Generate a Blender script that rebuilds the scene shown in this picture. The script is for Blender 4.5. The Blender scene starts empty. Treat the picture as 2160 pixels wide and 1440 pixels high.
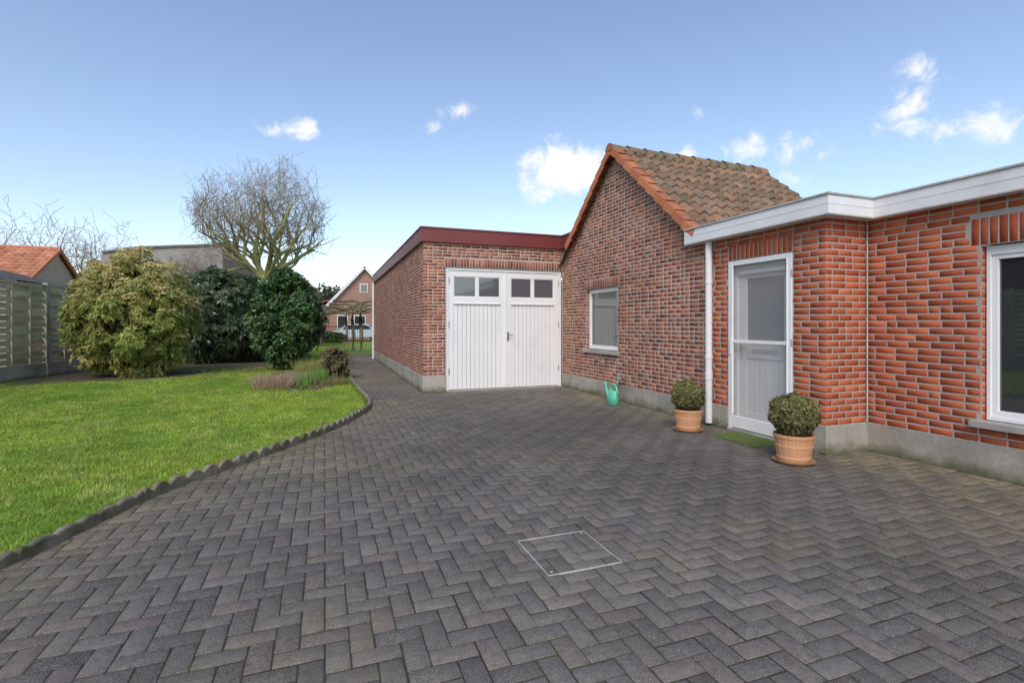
import bpy, math, random
import numpy as np
from mathutils import Vector, Matrix
random.seed(7); rng=np.random.default_rng(11)
scene=bpy.context.scene
COL=scene.collection

# ------------------------------------------------------------------ helpers
def link(o,parent=None):
    COL.objects.link(o)
    if parent: o.parent=parent
    return o
def empty(name,loc=(0,0,0)):
    e=bpy.data.objects.new(name,None); e.location=loc; e.empty_display_size=.2
    COL.objects.link(e); return e

def fast_mesh(name,verts,faces,mats,cols=None,midx=None,parent=None,smooth=False):
    verts=np.asarray(verts,dtype=np.float32); faces=np.asarray(faces,dtype=np.int32)
    M,k=faces.shape
    me=bpy.data.meshes.new(name)
    me.vertices.add(len(verts)); me.vertices.foreach_set("co",verts.ravel())
    me.loops.add(M*k); me.loops.foreach_set("vertex_index",faces.ravel())
    me.polygons.add(M)
    me.polygons.foreach_set("loop_start",np.arange(0,M*k,k,dtype=np.int32))
    me.polygons.foreach_set("loop_total",np.full(M,k,dtype=np.int32))
    if midx is not None: me.polygons.foreach_set("material_index",np.asarray(midx,dtype=np.int32))
    me.update(calc_edges=True)
    if cols is not None:
        a=me.color_attributes.new("Col",'FLOAT_COLOR','CORNER')
        c=np.ones((M*k,4),dtype=np.float32); c[:,:3]=np.repeat(np.asarray(cols,dtype=np.float32),k,axis=0)
        a.data.foreach_set("color",c.ravel())
    if smooth: me.polygons.foreach_set("use_smooth",np.ones(M,dtype=bool))
    me.validate()
    for m in (mats if isinstance(mats,(list,tuple)) else [mats]): me.materials.append(m)
    o=bpy.data.objects.new(name,me); link(o,parent); return o

class MB:
    def __init__(s): s.v=[];s.f=[];s.c=[];s.m=[]
    def poly(s,pts,col=(1,1,1),m=0):
        b=len(s.v); s.v+= [tuple(p) for p in pts]; s.f.append(tuple(range(b,b+len(pts)))); s.c.append(col); s.m.append(m)
    def obox(s,c,ax,ay,az,h,col=(1,1,1),m=0):
        c=Vector(c);ax=Vector(ax).normalized();ay=Vector(ay).normalized();az=Vector(az).normalized()
        b=len(s.v)
        for k in (-1,1):
            for j in (-1,1):
                for i in (-1,1): s.v.append(tuple(c+ax*h[0]*i+ay*h[1]*j+az*h[2]*k))
        for q in ((0,2,3,1),(4,5,7,6),(0,1,5,4),(2,6,7,3),(0,4,6,2),(1,3,7,5)):
            s.f.append(tuple(b+i for i in q)); s.c.append(col); s.m.append(m)
    def box(s,a,b,col=(1,1,1),m=0):
        c=[(a[i]+b[i])/2 for i in range(3)]; h=[abs(b[i]-a[i])/2 for i in range(3)]
        s.obox(c,(1,0,0),(0,1,0),(0,0,1),h,col,m)
    def lathe(s,c,prof,seg=32,col=(1,1,1),m=0,rad=None,axis=None):
        b=len(s.v); n=len(prof)
        for i,(r,z) in enumerate(prof):
            for k in range(seg):
                a=2*math.pi*k/seg; rr=r*(rad(k,i) if rad else 1)
                s.v.append((c[0]+rr*math.cos(a),c[1]+rr*math.sin(a),c[2]+z))
        for i in range(n-1):
            for k in range(seg):
                k2=(k+1)%seg
                s.f.append((b+i*seg+k,b+i*seg+k2,b+(i+1)*seg+k2,b+(i+1)*seg+k)); s.c.append(col); s.m.append(m)
    def tube(s,pts,rads,seg=8,col=(1,1,1),m=0):
        b=len(s.v); n=len(pts)
        for i,p in enumerate(pts):
            p=Vector(p); q=Vector(pts[min(i+1,n-1)])-Vector(pts[max(i-1,0)]); q.normalize()
            u=q.cross(Vector((0,0,1)));
            if u.length<1e-3: u=q.cross(Vector((1,0,0)))
            u.normalize(); w=q.cross(u)
            for k in range(seg):
                a=2*math.pi*k/seg; s.v.append(tuple(p+(u*math.cos(a)+w*math.sin(a))*rads[i]))
        for i in range(n-1):
            for k in range(seg):
                k2=(k+1)%seg
                s.f.append((b+i*seg+k,b+i*seg+k2,b+(i+1)*seg+k2,b+(i+1)*seg+k)); s.c.append(col); s.m.append(m)
        s.f.append(tuple(b+k for k in range(seg))); s.c.append(col); s.m.append(m)
        s.f.append(tuple(b+(n-1)*seg+k for k in range(seg))); s.c.append(col); s.m.append(m)
    def build(s,name,mats,parent=None,smooth=False,bevel=0):
        me=bpy.data.meshes.new(name); me.from_pydata(s.v,[],s.f)
        a=me.color_attributes.new("Col",'FLOAT_COLOR','CORNER')
        c=[]
        for f,col in zip(s.f,s.c):
            c+= [col[0],col[1],col[2],1.0]*len(f)
        a.data.foreach_set("color",c)
        me.polygons.foreach_set("material_index",s.m)
        if smooth: me.polygons.foreach_set("use_smooth",[True]*len(s.f))
        for m in (mats if isinstance(mats,(list,tuple)) else [mats]): me.materials.append(m)
        me.update()
        o=bpy.data.objects.new(name,me); link(o,parent)
        if bevel:
            b=o.modifiers.new("bevel",'BEVEL'); b.width=bevel; b.segments=2; b.limit_method='ANGLE'
        return o

def vnoise(x,y,seed=0):
    xi=np.floor(x).astype(np.int64); yi=np.floor(y).astype(np.int64); xf=x-xi; yf=y-yi
    def h(a,b):
        n=(a*374761393+b*668265263+seed*1442695041)&0x7fffffff
        n=((n^(n>>13))*1274126177)&0x7fffffff
        return ((n^(n>>16))&0xffff)/65535.0
    u=xf*xf*(3-2*xf); w=yf*yf*(3-2*yf)
    return (h(xi,yi)*(1-u)+h(xi+1,yi)*u)*(1-w)+(h(xi,yi+1)*(1-u)+h(xi+1,yi+1)*u)*w
def fbm(x,y,seed=0,o=4):
    x=np.asarray(x,float);y=np.asarray(y,float);t=0;a=.5;s=0
    for i in range(o): t=t+a*vnoise(x*2**i,y*2**i,seed+i); s+=a; a*=.5
    return t/s

# ------------------------------------------------------------------ materials
def M(name,base=(.5,.5,.5),rough=.6,col=False,n1=3,a1=.15,n2=40,a2=.12,bump=.0,bscale=60,bdist=.01,spec=.5,metal=0,
      stain=None,stain_scale=1.0,stain_lo=.5,stain_hi=.7,speck=None,speck_scale=180,transl=0,speck_t=.66,stain_amt=.8,zdirt=None,zh=.16):
    m=bpy.data.materials.new(name); m.use_nodes=True; nt=m.node_tree; N=nt.nodes; L=nt.links
    bs=N["Principled BSDF"]; bs.inputs["Roughness"].default_value=rough; bs.inputs["Metallic"].default_value=metal
    bs.inputs["Specular IOR Level"].default_value=spec
    tc=N.new("ShaderNodeTexCoord")
    if col:
        at=N.new("ShaderNodeAttribute"); at.attribute_name="Col"; src=at.outputs["Color"]
    else:
        r=N.new("ShaderNodeRGB"); r.outputs[0].default_value=(*base,1); src=r.outputs[0]
    def noise(sc,det=4,ro=.6):
        n=N.new("ShaderNodeTexNoise"); n.inputs["Scale"].default_value=sc; n.inputs["Detail"].default_value=det
        n.inputs["Roughness"].default_value=ro
        L.new(tc.outputs["Object"],n.inputs["Vector"]); return n.outputs["Fac"]
    def mulnoise(src,sc,amt):
        mr=N.new("ShaderNodeMapRange"); mr.inputs[1].default_value=.3; mr.inputs[2].default_value=.7
        mr.inputs[3].default_value=1-amt; mr.inputs[4].default_value=1+amt
        L.new(noise(sc),mr.inputs[0])
        mx=N.new("ShaderNodeVectorMath"); mx.operation='SCALE'
        L.new(src,mx.inputs[0]); L.new(mr.outputs[0],mx.inputs["Scale"]); return mx.outputs[0]
    if a1: src=mulnoise(src,n1,a1)
    if a2: src=mulnoise(src,n2,a2)
    def mixin(src,color,sc,lo,hi,mx_amt=1.0,det=5):
        mr=N.new("ShaderNodeMapRange"); mr.inputs[1].default_value=lo; mr.inputs[2].default_value=hi
        mr.inputs[3].default_value=0; mr.inputs[4].default_value=mx_amt
        L.new(noise(sc,det,.65),mr.inputs[0])
        mx=N.new("ShaderNodeMix"); mx.data_type='RGBA'
        L.new(mr.outputs[0],mx.inputs[0]); L.new(src,mx.inputs[6]); mx.inputs[7].default_value=(*color,1)
        return mx.outputs[2]
    if stain: src=mixin(src,stain,stain_scale,stain_lo,stain_hi,stain_amt)
    if speck: src=mixin(src,speck,speck_scale,speck_t,speck_t+.06,.8,2)
    if zdirt:
        sp=N.new("ShaderNodeSeparateXYZ"); L.new(tc.outputs["Object"],sp.inputs[0])
        mr=N.new("ShaderNodeMapRange"); mr.inputs[1].default_value=zh; mr.inputs[2].default_value=0; mr.inputs[3].default_value=-.25; mr.inputs[4].default_value=1.0; mr.clamp=False
        L.new(sp.outputs[2],mr.inputs[0])
        ad=N.new("ShaderNodeMath"); ad.operation='MULTIPLY_ADD'; L.new(noise(5,5,.65),ad.inputs[0]); ad.inputs[1].default_value=2.0; L.new(mr.outputs[0],ad.inputs[2])
        m2=N.new("ShaderNodeMapRange"); m2.inputs[1].default_value=1.0; m2.inputs[2].default_value=1.9; m2.inputs[3].default_value=0; m2.inputs[4].default_value=.85
        L.new(ad.outputs[0],m2.inputs[0])
        mx=N.new("ShaderNodeMix"); mx.data_type='RGBA'; L.new(m2.outputs[0],mx.inputs[0]); L.new(src,mx.inputs[6]); mx.inputs[7].default_value=(*zdirt,1); src=mx.outputs[2]
    L.new(src,bs.inputs["Base Color"])
    if bump:
        b=N.new("ShaderNodeBump"); b.inputs["Strength"].default_value=bump; b.inputs["Distance"].default_value=bdist
        L.new(noise(bscale,6,.7),b.inputs["Height"]); L.new(b.outputs[0],bs.inputs["Normal"])
    if transl:
        t=N.new("ShaderNodeBsdfTranslucent"); L.new(src,t.inputs[0])
        ms=N.new("ShaderNodeMixShader"); ms.inputs[0].default_value=transl
        L.new(bs.outputs[0],ms.inputs[1]); L.new(t.outputs[0],ms.inputs[2])
        L.new(ms.outputs[0],N["Material Output"].inputs[0])
    return m

brick_mat=M("brick_old",col=True,rough=.9,n1=1.0,a1=.16,n2=70,a2=.25,bump=.4,bscale=150,bdist=.004,spec=.2,stain=(.46,.37,.30),stain_scale=2.2,stain_lo=.55,stain_hi=.78,stain_amt=.5,zdirt=None)
brick_new=M("brick_new",col=True,rough=.85,n1=1.2,a1=.10,n2=60,a2=.14,bump=.25,bscale=150,bdist=.003,spec=.2,stain=(.28,.11,.07),stain_scale=2.5,stain_lo=.5,stain_hi=.8,stain_amt=.3)
mortar_old=M("mortar_old",(.52,.45,.38),rough=.95,n1=1.5,a1=.25,n2=60,a2=.15,bump=.3,bscale=150,bdist=.004,spec=.1)
mortar_new=M("mortar_new",(.40,.375,.335),rough=.95,n1=1.5,a1=.12,n2=60,a2=.1,bump=.2,bscale=150,bdist=.003,spec=.1)
concrete=M("concrete_plinth",(.37,.345,.30),rough=.9,n1=1.2,a1=.25,n2=25,a2=.12,bump=.4,bscale=80,stain=(.19,.19,.13),stain_scale=1.6,stain_lo=.5,stain_hi=.75,spec=.2,zdirt=(.10,.105,.045))
white=M("white_paint",(.82,.82,.81),rough=.45,n1=2,a1=.03,n2=20,a2=.03,stain=(.62,.60,.54),stain_scale=3,stain_lo=.55,stain_hi=.85,stain_amt=.35)
pvc=M("white_pvc",(.76,.76,.76),rough=.4,n1=1.5,a1=.05,n2=15,a2=.04,stain=(.55,.54,.49),stain_scale=2.5,stain_lo=.55,stain_hi=.85,stain_amt=.5)
trim=M("grey_trim",(.45,.43,.39),rough=.5,n1=2,a1=.2,n2=20,a2=.15)
redmetal=M("red_metal",(.19,.038,.036),rough=.4,n1=2,a1=.10,n2=20,a2=.05)
stone=M("blue_stone",(.36,.34,.31),rough=.7,n1=3,a1=.15,n2=40,a2=.1,bump=.2)
metal=M("handle_metal",(.45,.45,.45),rough=.3,metal=1)
dark=M("dark_interior",(.03,.03,.035),rough=.8)
def glassmat(name,base,rough=.03,spec=.9,coat=.6):
    m=bpy.data.materials.new(name); m.use_nodes=True; b=m.node_tree.nodes["Principled BSDF"]
    b.inputs["Base Color"].default_value=(*base,1); b.inputs["Roughness"].default_value=rough
    b.inputs["Specular IOR Level"].default_value=spec; b.inputs["Coat Weight"].default_value=coat; b.inputs["Coat Roughness"].default_value=.01
    b.inputs["Coat IOR"].default_value=2.0
    return m
glass=glassmat("window_glass",(.03,.033,.035))
frost=glassmat("frosted_glass",(.25,.27,.29),.3,.5)
garage_glass=glassmat("garage_glass",(.09,.095,.11),.2)

# ------------------------------------------------------------------ brick wall builder
OLD=[(.32,.105,.066),(.36,.125,.075),(.27,.09,.06),(.38,.15,.09),(.22,.085,.062),(.30,.12,.08),(.40,.17,.105),(.165,.075,.06),(.35,.11,.062),(.28,.14,.10),(.42,.19,.12)]
NEW=[(.43,.100,.045),(.46,.112,.050),(.39,.088,.042),(.475,.125,.058),(.36,.083,.042),(.42,.108,.052),(.49,.14,.065)]
class Bricks:
    def __init__(s): s.V=[];s.C=[]
    def add(s,O,U,Nn,s0,s1,z0,z1,col,jit=.001,ch=.0015):
        if s1-s0<.025 or z1-z0<.015: return
        d=random.uniform(-.0003,.0008)
        j=lambda:random.uniform(-jit,jit)
        o=[(s0+j(),z0+j()),(s1+j(),z0+j()),(s1+j(),z1+j()),(s0+j(),z1+j())]
        cs,cz=(s0+s1)/2,(z0+z1)/2
        out=[];inn=[]
        for a,b in o:
            out.append((O[0]+U[0]*a-Nn[0]*.004,O[1]+U[1]*a-Nn[1]*.004,b))
            a2=a+(ch if a<cs else -ch); b2=b+(ch if b<cz else -ch)
            inn.append((O[0]+U[0]*a2+Nn[0]*d,O[1]+U[1]*a2+Nn[1]*d,b2))
        s.V.append(out+inn); s.C.append(col)
    def build(s,name,mat,parent):
        n=len(s.V); v=np.array(s.V).reshape(-1,3)
        f=np.array([[4,5,6,7],[0,1,5,4],[1,2,6,5],[2,3,7,6],[3,0,4,7]])
        F=(np.arange(n)[:,None,None]*8+f[None]).reshape(-1,4)
        return fast_mesh(name,v,F,mat,cols=np.repeat(np.array(s.C),5,axis=0),parent=parent)
def pick(pal,wx,wz):
    c=random.choice(pal); k=random.uniform(.85,1.13)
    return tuple(x*k for x in c)
def wall(B,O,U,Nn,L,z0,z1,openings=(),bl=.185,bh=.052,j=.0125,pal=OLD,rngf=None,hdr=.25,soldiers=(),dirt=None):
    z=z0; row=0
    ops=list(openings)+[(a,b,c,d) for a,b,c,d in soldiers]
    while z<z1-.02:
        zt=min(z+bh,z1); zm=(z+zt)/2
        a,b=(0,L) if rngf is None else rngf(zt)
        iv=[(a,b)] if b>a else []
        for (p,q,r,t) in ops:
            if r-.005<zm<t+.005:
                nv=[]
                for (x,y) in iv:
                    if q<=x or p>=y: nv.append((x,y)); continue
                    if p>x: nv.append((x,p-j*.6))
                    if q<y: nv.append((q+j*.6,y))
                iv=nv
        x=-(bl+j)*(.5 if row%2 else 0)-random.uniform(0,.008)
        while x<L:
            ln=bl*random.uniform(.985,1.015) if random.random()>hdr else (bl-j)/2
            for (p,q) in iv:
                s0=max(x,p); s1=min(x+ln,q)
                if s1>s0:
                    B.add(O,U,Nn,s0,s1,z,zt,pick(pal,s0,z))
            x+=ln+j
        z+=bh+j; row+=1
    for (p,q,r,t) in soldiers:
        n=max(1,round((q-p)/(bh+j))); w=(q-p)/n
        for i in range(n):
            B.add(O,U,Nn,p+i*w+j*.4,p+(i+1)*w-j*.4,r+.004,t-.006,pick(pal,0,0))
def mortar_rect(mb,O,U,Nn,L,z0,z1,openings=(),off=.0012):
    xs=sorted({0,L}|{v for o in openings for v in o[:2]}); zs=sorted({z0,z1}|{v for o in openings for v in o[2:4]})
    xs=[x for x in xs if 0<=x<=L]; zs=[z for z in zs if z0<=z<=z1]
    P=lambda a,z:(O[0]+U[0]*a-Nn[0]*off,O[1]+U[1]*a-Nn[1]*off,z)
    for i in range(len(xs)-1):
        for k in range(len(zs)-1):
            cx,cz=(xs[i]+xs[i+1])/2,(zs[k]+zs[k+1])/2
            if any(o[0]<cx<o[1] and o[2]<cz<o[3] for o in openings): continue
            mb.poly([P(xs[i],zs[k]),P(xs[i+1],zs[k]),P(xs[i+1],zs[k+1]),P(xs[i],zs[k+1])])

# key coordinates
GX,GY=1.84,10.10      # garage corner
WX=4.90               # gable wall
RX=5.52               # right wall

# ------------------------------------------------------------------ GARAGE
garage=empty("brick_garage",(3.4,15,0))
def child_fix(o,p):
    o.parent=p; o.matrix_parent_inverse=Matrix.Translation(-Vector(p.location)); return o
def bld(mb,name,mats,p,**k):
    o=mb.build(name,mats,None,**k); return child_fix(o,p)
B=Bricks(); mb=MB()
gd=(2.29-GX,4.885-GX,0,2.53)
wall(B,(GX,GY),(1,0),(0,-1),WX-GX,.34,3.02,openings=[gd],soldiers=[(gd[0]-.02,gd[1]-.0,2.53,2.70)],hdr=.3)
mortar_rect(mb,(GX,GY),(1,0),(0,-1),WX-GX+.1,0,3.05,[gd])
wall(B,(GX,GY),(0,1),(-1,0),10.6,.34,3.02,hdr=.3)
mortar_rect(mb,(GX,GY),(0,1),(-1,0),10.6,0,3.05)
bw=B.build("brickwork",brick_mat,None); child_fix(bw,garage)
mb.poly([(GX,20.7,0),(8.3,20.7,0),(8.3,20.7,3.0),(GX,20.7,3.0)])
mb.poly([(8.3,GY,0),(8.3,20.7,0),(8.3,20.7,3.0),(8.3,GY,3.0)])
bld(mb,"mortar",mortar_old,garage)
mb=MB()
mb.box((GX-.02,GY-.02,0),(2.285,GY+.1,.335)); mb.box((GX-.0199,GY+.1,0),(GX+.1,20.7,.335))
bld(mb,"plinth",concrete,garage,bevel=.006)
mb=MB()
mb.box((GX-.06,GY-.06,3.0),(WX-.02,GY+.0,3.28)); mb.box((GX-.06,GY,3.0),(GX+.01,20.76,3.28))
mb.box((WX-.06,9.50,3.0),(WX-.0,GY-.06,3.275))
mb.box((GX-.075,GY-.075,3.265),(WX-.02,GY+.03,3.30)); mb.box((GX-.075,GY+.03,3.265),(GX+.03,20.78,3.30))
mb.box((WX-.075,9.48,3.262),(WX+.02,GY-.075,3.297))
bld(mb,"fascia",redmetal,garage,bevel=.004)
mb=MB(); mb.box((GX+.02,GY+.02,3.1),(8.3,20.7,3.2)); bld(mb,"flat_roof",dark,garage)
mb=MB(); mb.tube([(GX-.06,20.6,3.0),(GX-.06,20.6,.02)],[.045,.045],12)
for z in (.8,1.8,2.7): mb.tube([(GX-.06,20.6,z),(GX-.06,20.6,z+.05)],[.052,.052],12)
bld(mb,"downspout",pvc,garage,smooth=False)
# doors
mb=MB(); y0=GY+.035
X0,X1=2.29,4.885; XC=(X0+X1)/2; FT=.07
mb.box((X0,y0,0),(X0+FT,y0+.09,2.53)); mb.box((X1-FT,y0,0),(X1,y0+.09,2.53)); mb.box((X0+FT,y0,2.46),(X1-FT,y0+.09,2.53))
def leaf(a,b):
    ys=y0+.012
    st=.10
    mb.box((a,ys,.03),(a+st,ys+.05,2.45)); mb.box((b-st,ys,.03),(b,ys+.05,2.45))
    mb.box((a+st,ys,2.34),(b-st,ys+.05,2.45)); mb.box((a+st,ys,1.78),(b-st,ys+.05,1.92))
    c=(a+b)/2; mb.box((c-.025,ys+.003,1.92),(c+.025,ys+.048,2.34))
    mb.box((a+st,ys-.018,1.775),(b-st,ys-.001,1.80))
    n=11; w=(b-a-2*st+.0)/n
    for i in range(n):
        mb.box((a+st+i*w+.0035,ys+.014+random.uniform(0,.002),.03),(a+st+(i+1)*w-.0035,ys+.035,1.779))
    for p,q in ((a+st,c-.025),(c+.025,b-st)):
        mb.box((p,ys+.012,1.92),(p+.018,ys+.03,2.34)); mb.box((q-.018,ys+.012,1.92),(q,ys+.03,2.34))
        mb.box((p+.018,ys+.012,1.92),(q-.018,ys+.03,1.938)); mb.box((p+.018,ys+.012,2.322),(q-.018,ys+.03,2.34))
leaf(X0+FT+.004,XC-.02); leaf(XC+.02,X1-FT-.004)
mb.box((XC-.03,y0-.004,.03),(XC+.03,y0+.02,2.45))
bld(mb,"garage_doors",white,garage,bevel=.003)
mb=MB()
mb.box((X0+.1,y0+.04,1.93),(XC-.1,y0+.045,2.33)); mb.box((XC+.1,y0+.04,1.93),(X1-.1,y0+.045,2.33))
bld(mb,"transom_glass",garage_glass,garage)
mb=MB()
mb.box((X0+.1,y0+.06,.0),(X1-.1,y0+.07,1.9)); mb.box((X0,y0+.0,-.01),(X1,y0+.1,.012),m=0)
bld(mb,"door_backing",trim,garage)
mb=MB()
mb.box((XC+.035,y0-.012,1.02),(XC+.065,y0+.002,1.20)); mb.tube([(XC+.05,y0-.01,1.14),(XC+.05,y0-.05,1.14),(XC+.15,y0-.055,1.13)],[.009]*3,8)
for xx in (X0+.072,X1-.072):
    for z in (.35,1.3,2.2): mb.tube([(xx,y0-.008,z),(xx,y0-.008,z+.12)],[.01]*2,8)
bld(mb,"door_handle",metal,garage)

# ------------------------------------------------------------------ GABLE HOUSE
house=empty("brick_house",(6.6,7.9,0))
Y0=5.48
def gr(z):
    lo=0 if z<2.62 else max(0,7.9-(4.5-z)/.857-Y0)
    hi=(GY-Y0) if z<3.0 else 7.9+(4.5-z)/.857-Y0
    return lo,hi
B=Bricks(); mb=MB()
win=(7.86-Y0,9.03-Y0,.80,2.05)
wall(B,(WX,Y0),(0,1),(-1,0),GY-Y0,.30,4.40,openings=[win],rngf=gr,soldiers=[(win[0]-.06,win[1]+.06,2.05,2.22)],hdr=.4)
mortar_rect(mb,(WX,Y0),(0,1),(-1,0),GY-Y0,0,2.62,[win])
xm=WX+.0012
mb.poly([(xm,5.75,2.62),(xm,10.1,2.62),(xm,10.1,3.0),(xm,9.60,3.0),(xm,7.9,4.43)])
wall(B,(WX+.14,win[0]+Y0),(-1,0),(0,1),.13,.87,2.05)
wall(B,(WX+.01,win[1]+Y0),(1,0),(0,-1),.13,.87,2.05)
mb.box((WX+.006,win[0]+Y0-.1,.87),(WX+.14,win[0]+Y0-.0015,2.05)); mb.box((WX+.006,win[1]+Y0+.0015,.87),(WX+.14,win[1]+Y0+.1,2.05))
mb.box((WX+.006,win[0]+Y0,2.051),(WX+.14,win[1]+Y0,2.10))
mb.poly([(8.3,5.75,0),(8.3,10.1,0),(8.3,10.1,2.55),(8.3,7.9,4.4),(8.3,5.75,2.55)])
mb.poly([(WX+.01,5.75,0),(8.3,5.75,0),(8.3,5.75,2.55),(WX+.01,5.75,2.55)])
child_fix(B.build("brickwork",brick_mat,None),house); bld(mb,"mortar",mortar_old,house)
mb=MB(); mb.box((WX-.018,5.35,0),(WX+.1,GY-.02,.30)); bld(mb,"plinth",concrete,house,bevel=.006)
mb=MB(); a,b=7.87,9.02; xw=WX+.06
mb.box((xw,a,.88),(xw+.06,a+.075,2.04)); mb.box((xw,b-.075,.88),(xw+.06,b,2.04)); mb.box((xw,a+.075,.88),(xw+.06,b-.075,.955)); mb.box((xw,a+.075,1.965),(xw+.06,b-.075,2.04))
bld(mb,"window_frame",white,house,bevel=.006)
mb=MB(); mb.box((xw+.03,a+.07,.95),(xw+.036,b-.07,1.97)); bld(mb,"window_glass",glassmat("bath_glass",(.10,.11,.11),.04,.7),house)
mb=MB(); mb.box((WX-.05,a-.06,.805),(WX+.12,b+.06,.868)); bld(mb,"window_sill",stone,house,bevel=.005)
# roof
tile_mat=M("roof_tile",col=True,rough=.9,n1=6,a1=.2,n2=60,a2=.3,bump=.6,bscale=90,stain=(.12,.105,.06),stain_scale=7,stain_lo=.48,stain_hi=.72,spec=.2)
terra=M("terracotta",col=True,rough=.8,n1=6,a1=.12,n2=60,a2=.2,bump=.3,bscale=100,stain=(.15,.14,.07),stain_scale=9,stain_lo=.58,stain_hi=.8,spec=.25)
def tiles(name,parent,x0,x1,ridge,eave,tw=.215,ex=.29,pal=None,mat=tile_mat,sag=0.0,amp=1.0):
    ry,rz=ridge; ey,ez=eave; sl=math.hypot(ey-ry,ez-rz); dy,dz=(ey-ry)/sl,(ez-rz)/sl
    ny,nz=(-dz,dy) if dy>0 else (dz,-dy)
    if nz<0: ny,nz=-ny,-nz
    nc=int(round((x1-x0)/tw)); tw=(x1-x0)/nc; nr=int(round(sl/ex)); ex=sl/nr
    V=[];F=[];C=[]
    K=9
    prof=[.0,.012,.034,.046,.044,.028,.010,.0,-.004]
    for r in range(nr):
        for c in range(nc):
            col=random.choice(pal); k=random.uniform(.82,1.15); col=tuple(v*k for v in col)
            b=len(V); jx=random.uniform(-.006,.006); jz=random.uniform(-.005,.007)
            for (t,h) in ((r*ex-.03,.0),((r+1)*ex-.02,.034),((r+1)*ex,.030),((r+1)*ex,-.012)):
                t=min(max(t,0),sl+.05)+jz
                for i in range(K):
                    x=x0+(c+i/(K-1)*1.04)*tw+jx
                    hh=prof[i]*amp+h+jz-sag*(x-x0)
                    V.append((x,ry+dy*t+ny*hh,rz+dz*t+nz*hh))
            for s in range(3):
                for i in range(K-1):
                    F.append((b+s*K+i,b+s*K+i+1,b+(s+1)*K+i+1,b+(s+1)*K+i)); 
                    dk=.7 if s>0 else 1; C.append(tuple(v*dk for v in col))
    o=fast_mesh(name,np.array(V),np.array(F),mat,cols=np.array(C)); child_fix(o,parent) if parent else None
    return o
TP=[(.235,.155,.105),(.205,.138,.095),(.26,.17,.115),(.185,.13,.09),(.29,.165,.10),(.225,.16,.115)]
RZ=4.47
tiles("roof_tiles_front",house,4.80,8.32,(7.9,RZ),(5.72,RZ-2.18*.857),pal=TP,sag=.012,tw=.21,ex=.28,amp=1.4)
tiles("roof_tiles_back",house,4.80,8.32,(7.9,RZ),(10.08,RZ-2.18*.857),pal=TP,sag=.012,tw=.21,ex=.28,amp=1.4)
mb=MB()
for sgn in (-1,1):
    a=Vector((0,sgn*1,-.857)).normalized(); n=Vector((0,sgn*.857,1)).normalized()
    c=Vector((6.60,7.9,RZ-.10))+a*1.42
    mb.obox(c,(1,0,0),a,n,(1.70,1.42,.012))
bld(mb,"roof_deck",dark,house)
mb=MB()
OR=[(.54,.20,.10),(.50,.18,.09),(.58,.22,.11),(.46,.16,.085)]
for sgn in (-1,1):
    a=Vector((0,sgn*1,-.857)).normalized(); n=Vector((0,sgn*.857,1)).normalized()
    nn=10 if sgn<0 else 8
    for i in range(nn):
        l=.285; t=i*l+l/2+.04
        c=Vector((4.80,7.9,RZ))+a*t
        tilt=(a+n*random.uniform(.07,.12)).normalized(); n2=n-tilt*n.dot(tilt)
        col=random.choice(OR)
        mb.obox(c+n*.008-Vector((.035+random.uniform(0,.006),0,0)),(1,0,0),tilt,n2,(.012,l/2+.004,.062),col)
        mb.obox(c+n*.066+Vector((.045,0,0)),(1,0,0),tilt,n2,(.09,l/2+.012,.011),tuple(v*.8 for v in col))
bld(mb,"verge_tiles",terra,house,bevel=.005)
V=[];F=[];C=[]
for i in range(10):
    x0=4.74+i*.36; col=random.choice([(.24,.17,.10),(.34,.18,.10),(.21,.17,.10)]); b=len(V)
    for (x,rr,dz) in ((x0,.125,.0),(x0+.05,.118,0),(x0+.38,.105,-.005)):
        for k in range(9):
            an=math.pi*k/8; V.append((x,7.9+math.cos(an)*rr,RZ-.02+math.sin(an)*rr+dz-.012*(x-4.74)))
    for s in range(2):
        for k in range(8): F.append((b+s*9+k,b+s*9+k+1,b+(s+1)*9+k+1,b+(s+1)*9+k)); C.append(col)
o=fast_mesh("ridge_tiles",np.array(V),np.array(F),tile_mat,cols=np.array(C),smooth=True); child_fix(o,house)
mb=MB()
for k in range(8):
    a0=math.pi*k/8;a1=math.pi*(k+1)/8
    mb.poly([(4.745,7.9,RZ-.02),(4.745,7.9+math.cos(a0)*.12,RZ-.02+math.sin(a0)*.12),(4.745,7.9+math.cos(a1)*.12,RZ-.02+math.sin(a1)*.12)],(.40,.15,.07))
bld(mb,"ridge_end",terra,house)

# ------------------------------------------------------------------ EXTENSION (porch + right wing)
ext=empty("brick_extension",(7,3,0))
B=Bricks(); mb=MB()
PY=3.845
door=(4.247-PY,5.205-PY,0,2.17)
nk=dict(bl=.190,bh=.056,j=.0125,pal=NEW,hdr=.07)
wall(B,(WX,PY),(0,1),(-1,0),Y0-PY,.30,2.47,openings=[door],soldiers=[(door[0]-.0,door[1]+.0,2.17,2.37)],**nk)
mortar_rect(mb,(WX,PY),(0,1),(-1,0),Y0-PY-.002,0,2.5,[door])
wall(B,(WX,PY),(1,0),(0,-1),RX-WX,.30,2.47,**nk)
mortar_rect(mb,(WX,PY),(1,0),(0,-1),RX-WX,0,2.5)
YE=-2.0
rw=(1.0-YE,2.825-YE,.44,2.06)
wall(B,(RX,YE),(0,1),(-1,0),PY-YE,.30,2.47,openings=[rw],soldiers=[(rw[0]-.08,rw[1]+.08,2.06,2.31)],**nk)
mortar_rect(mb,(RX,YE),(0,1),(-1,0),PY-YE,0,2.5,[rw])
wall(B,(RX+.01,2.825),(1,0),(0,-1),.13,.5,2.06,**nk)
mb.box((RX+.006,2.8265,.45),(RX+.14,2.93,2.06)); mb.box((RX+.006,1.0,2.061),(RX+.14,2.825,2.1))
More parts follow.
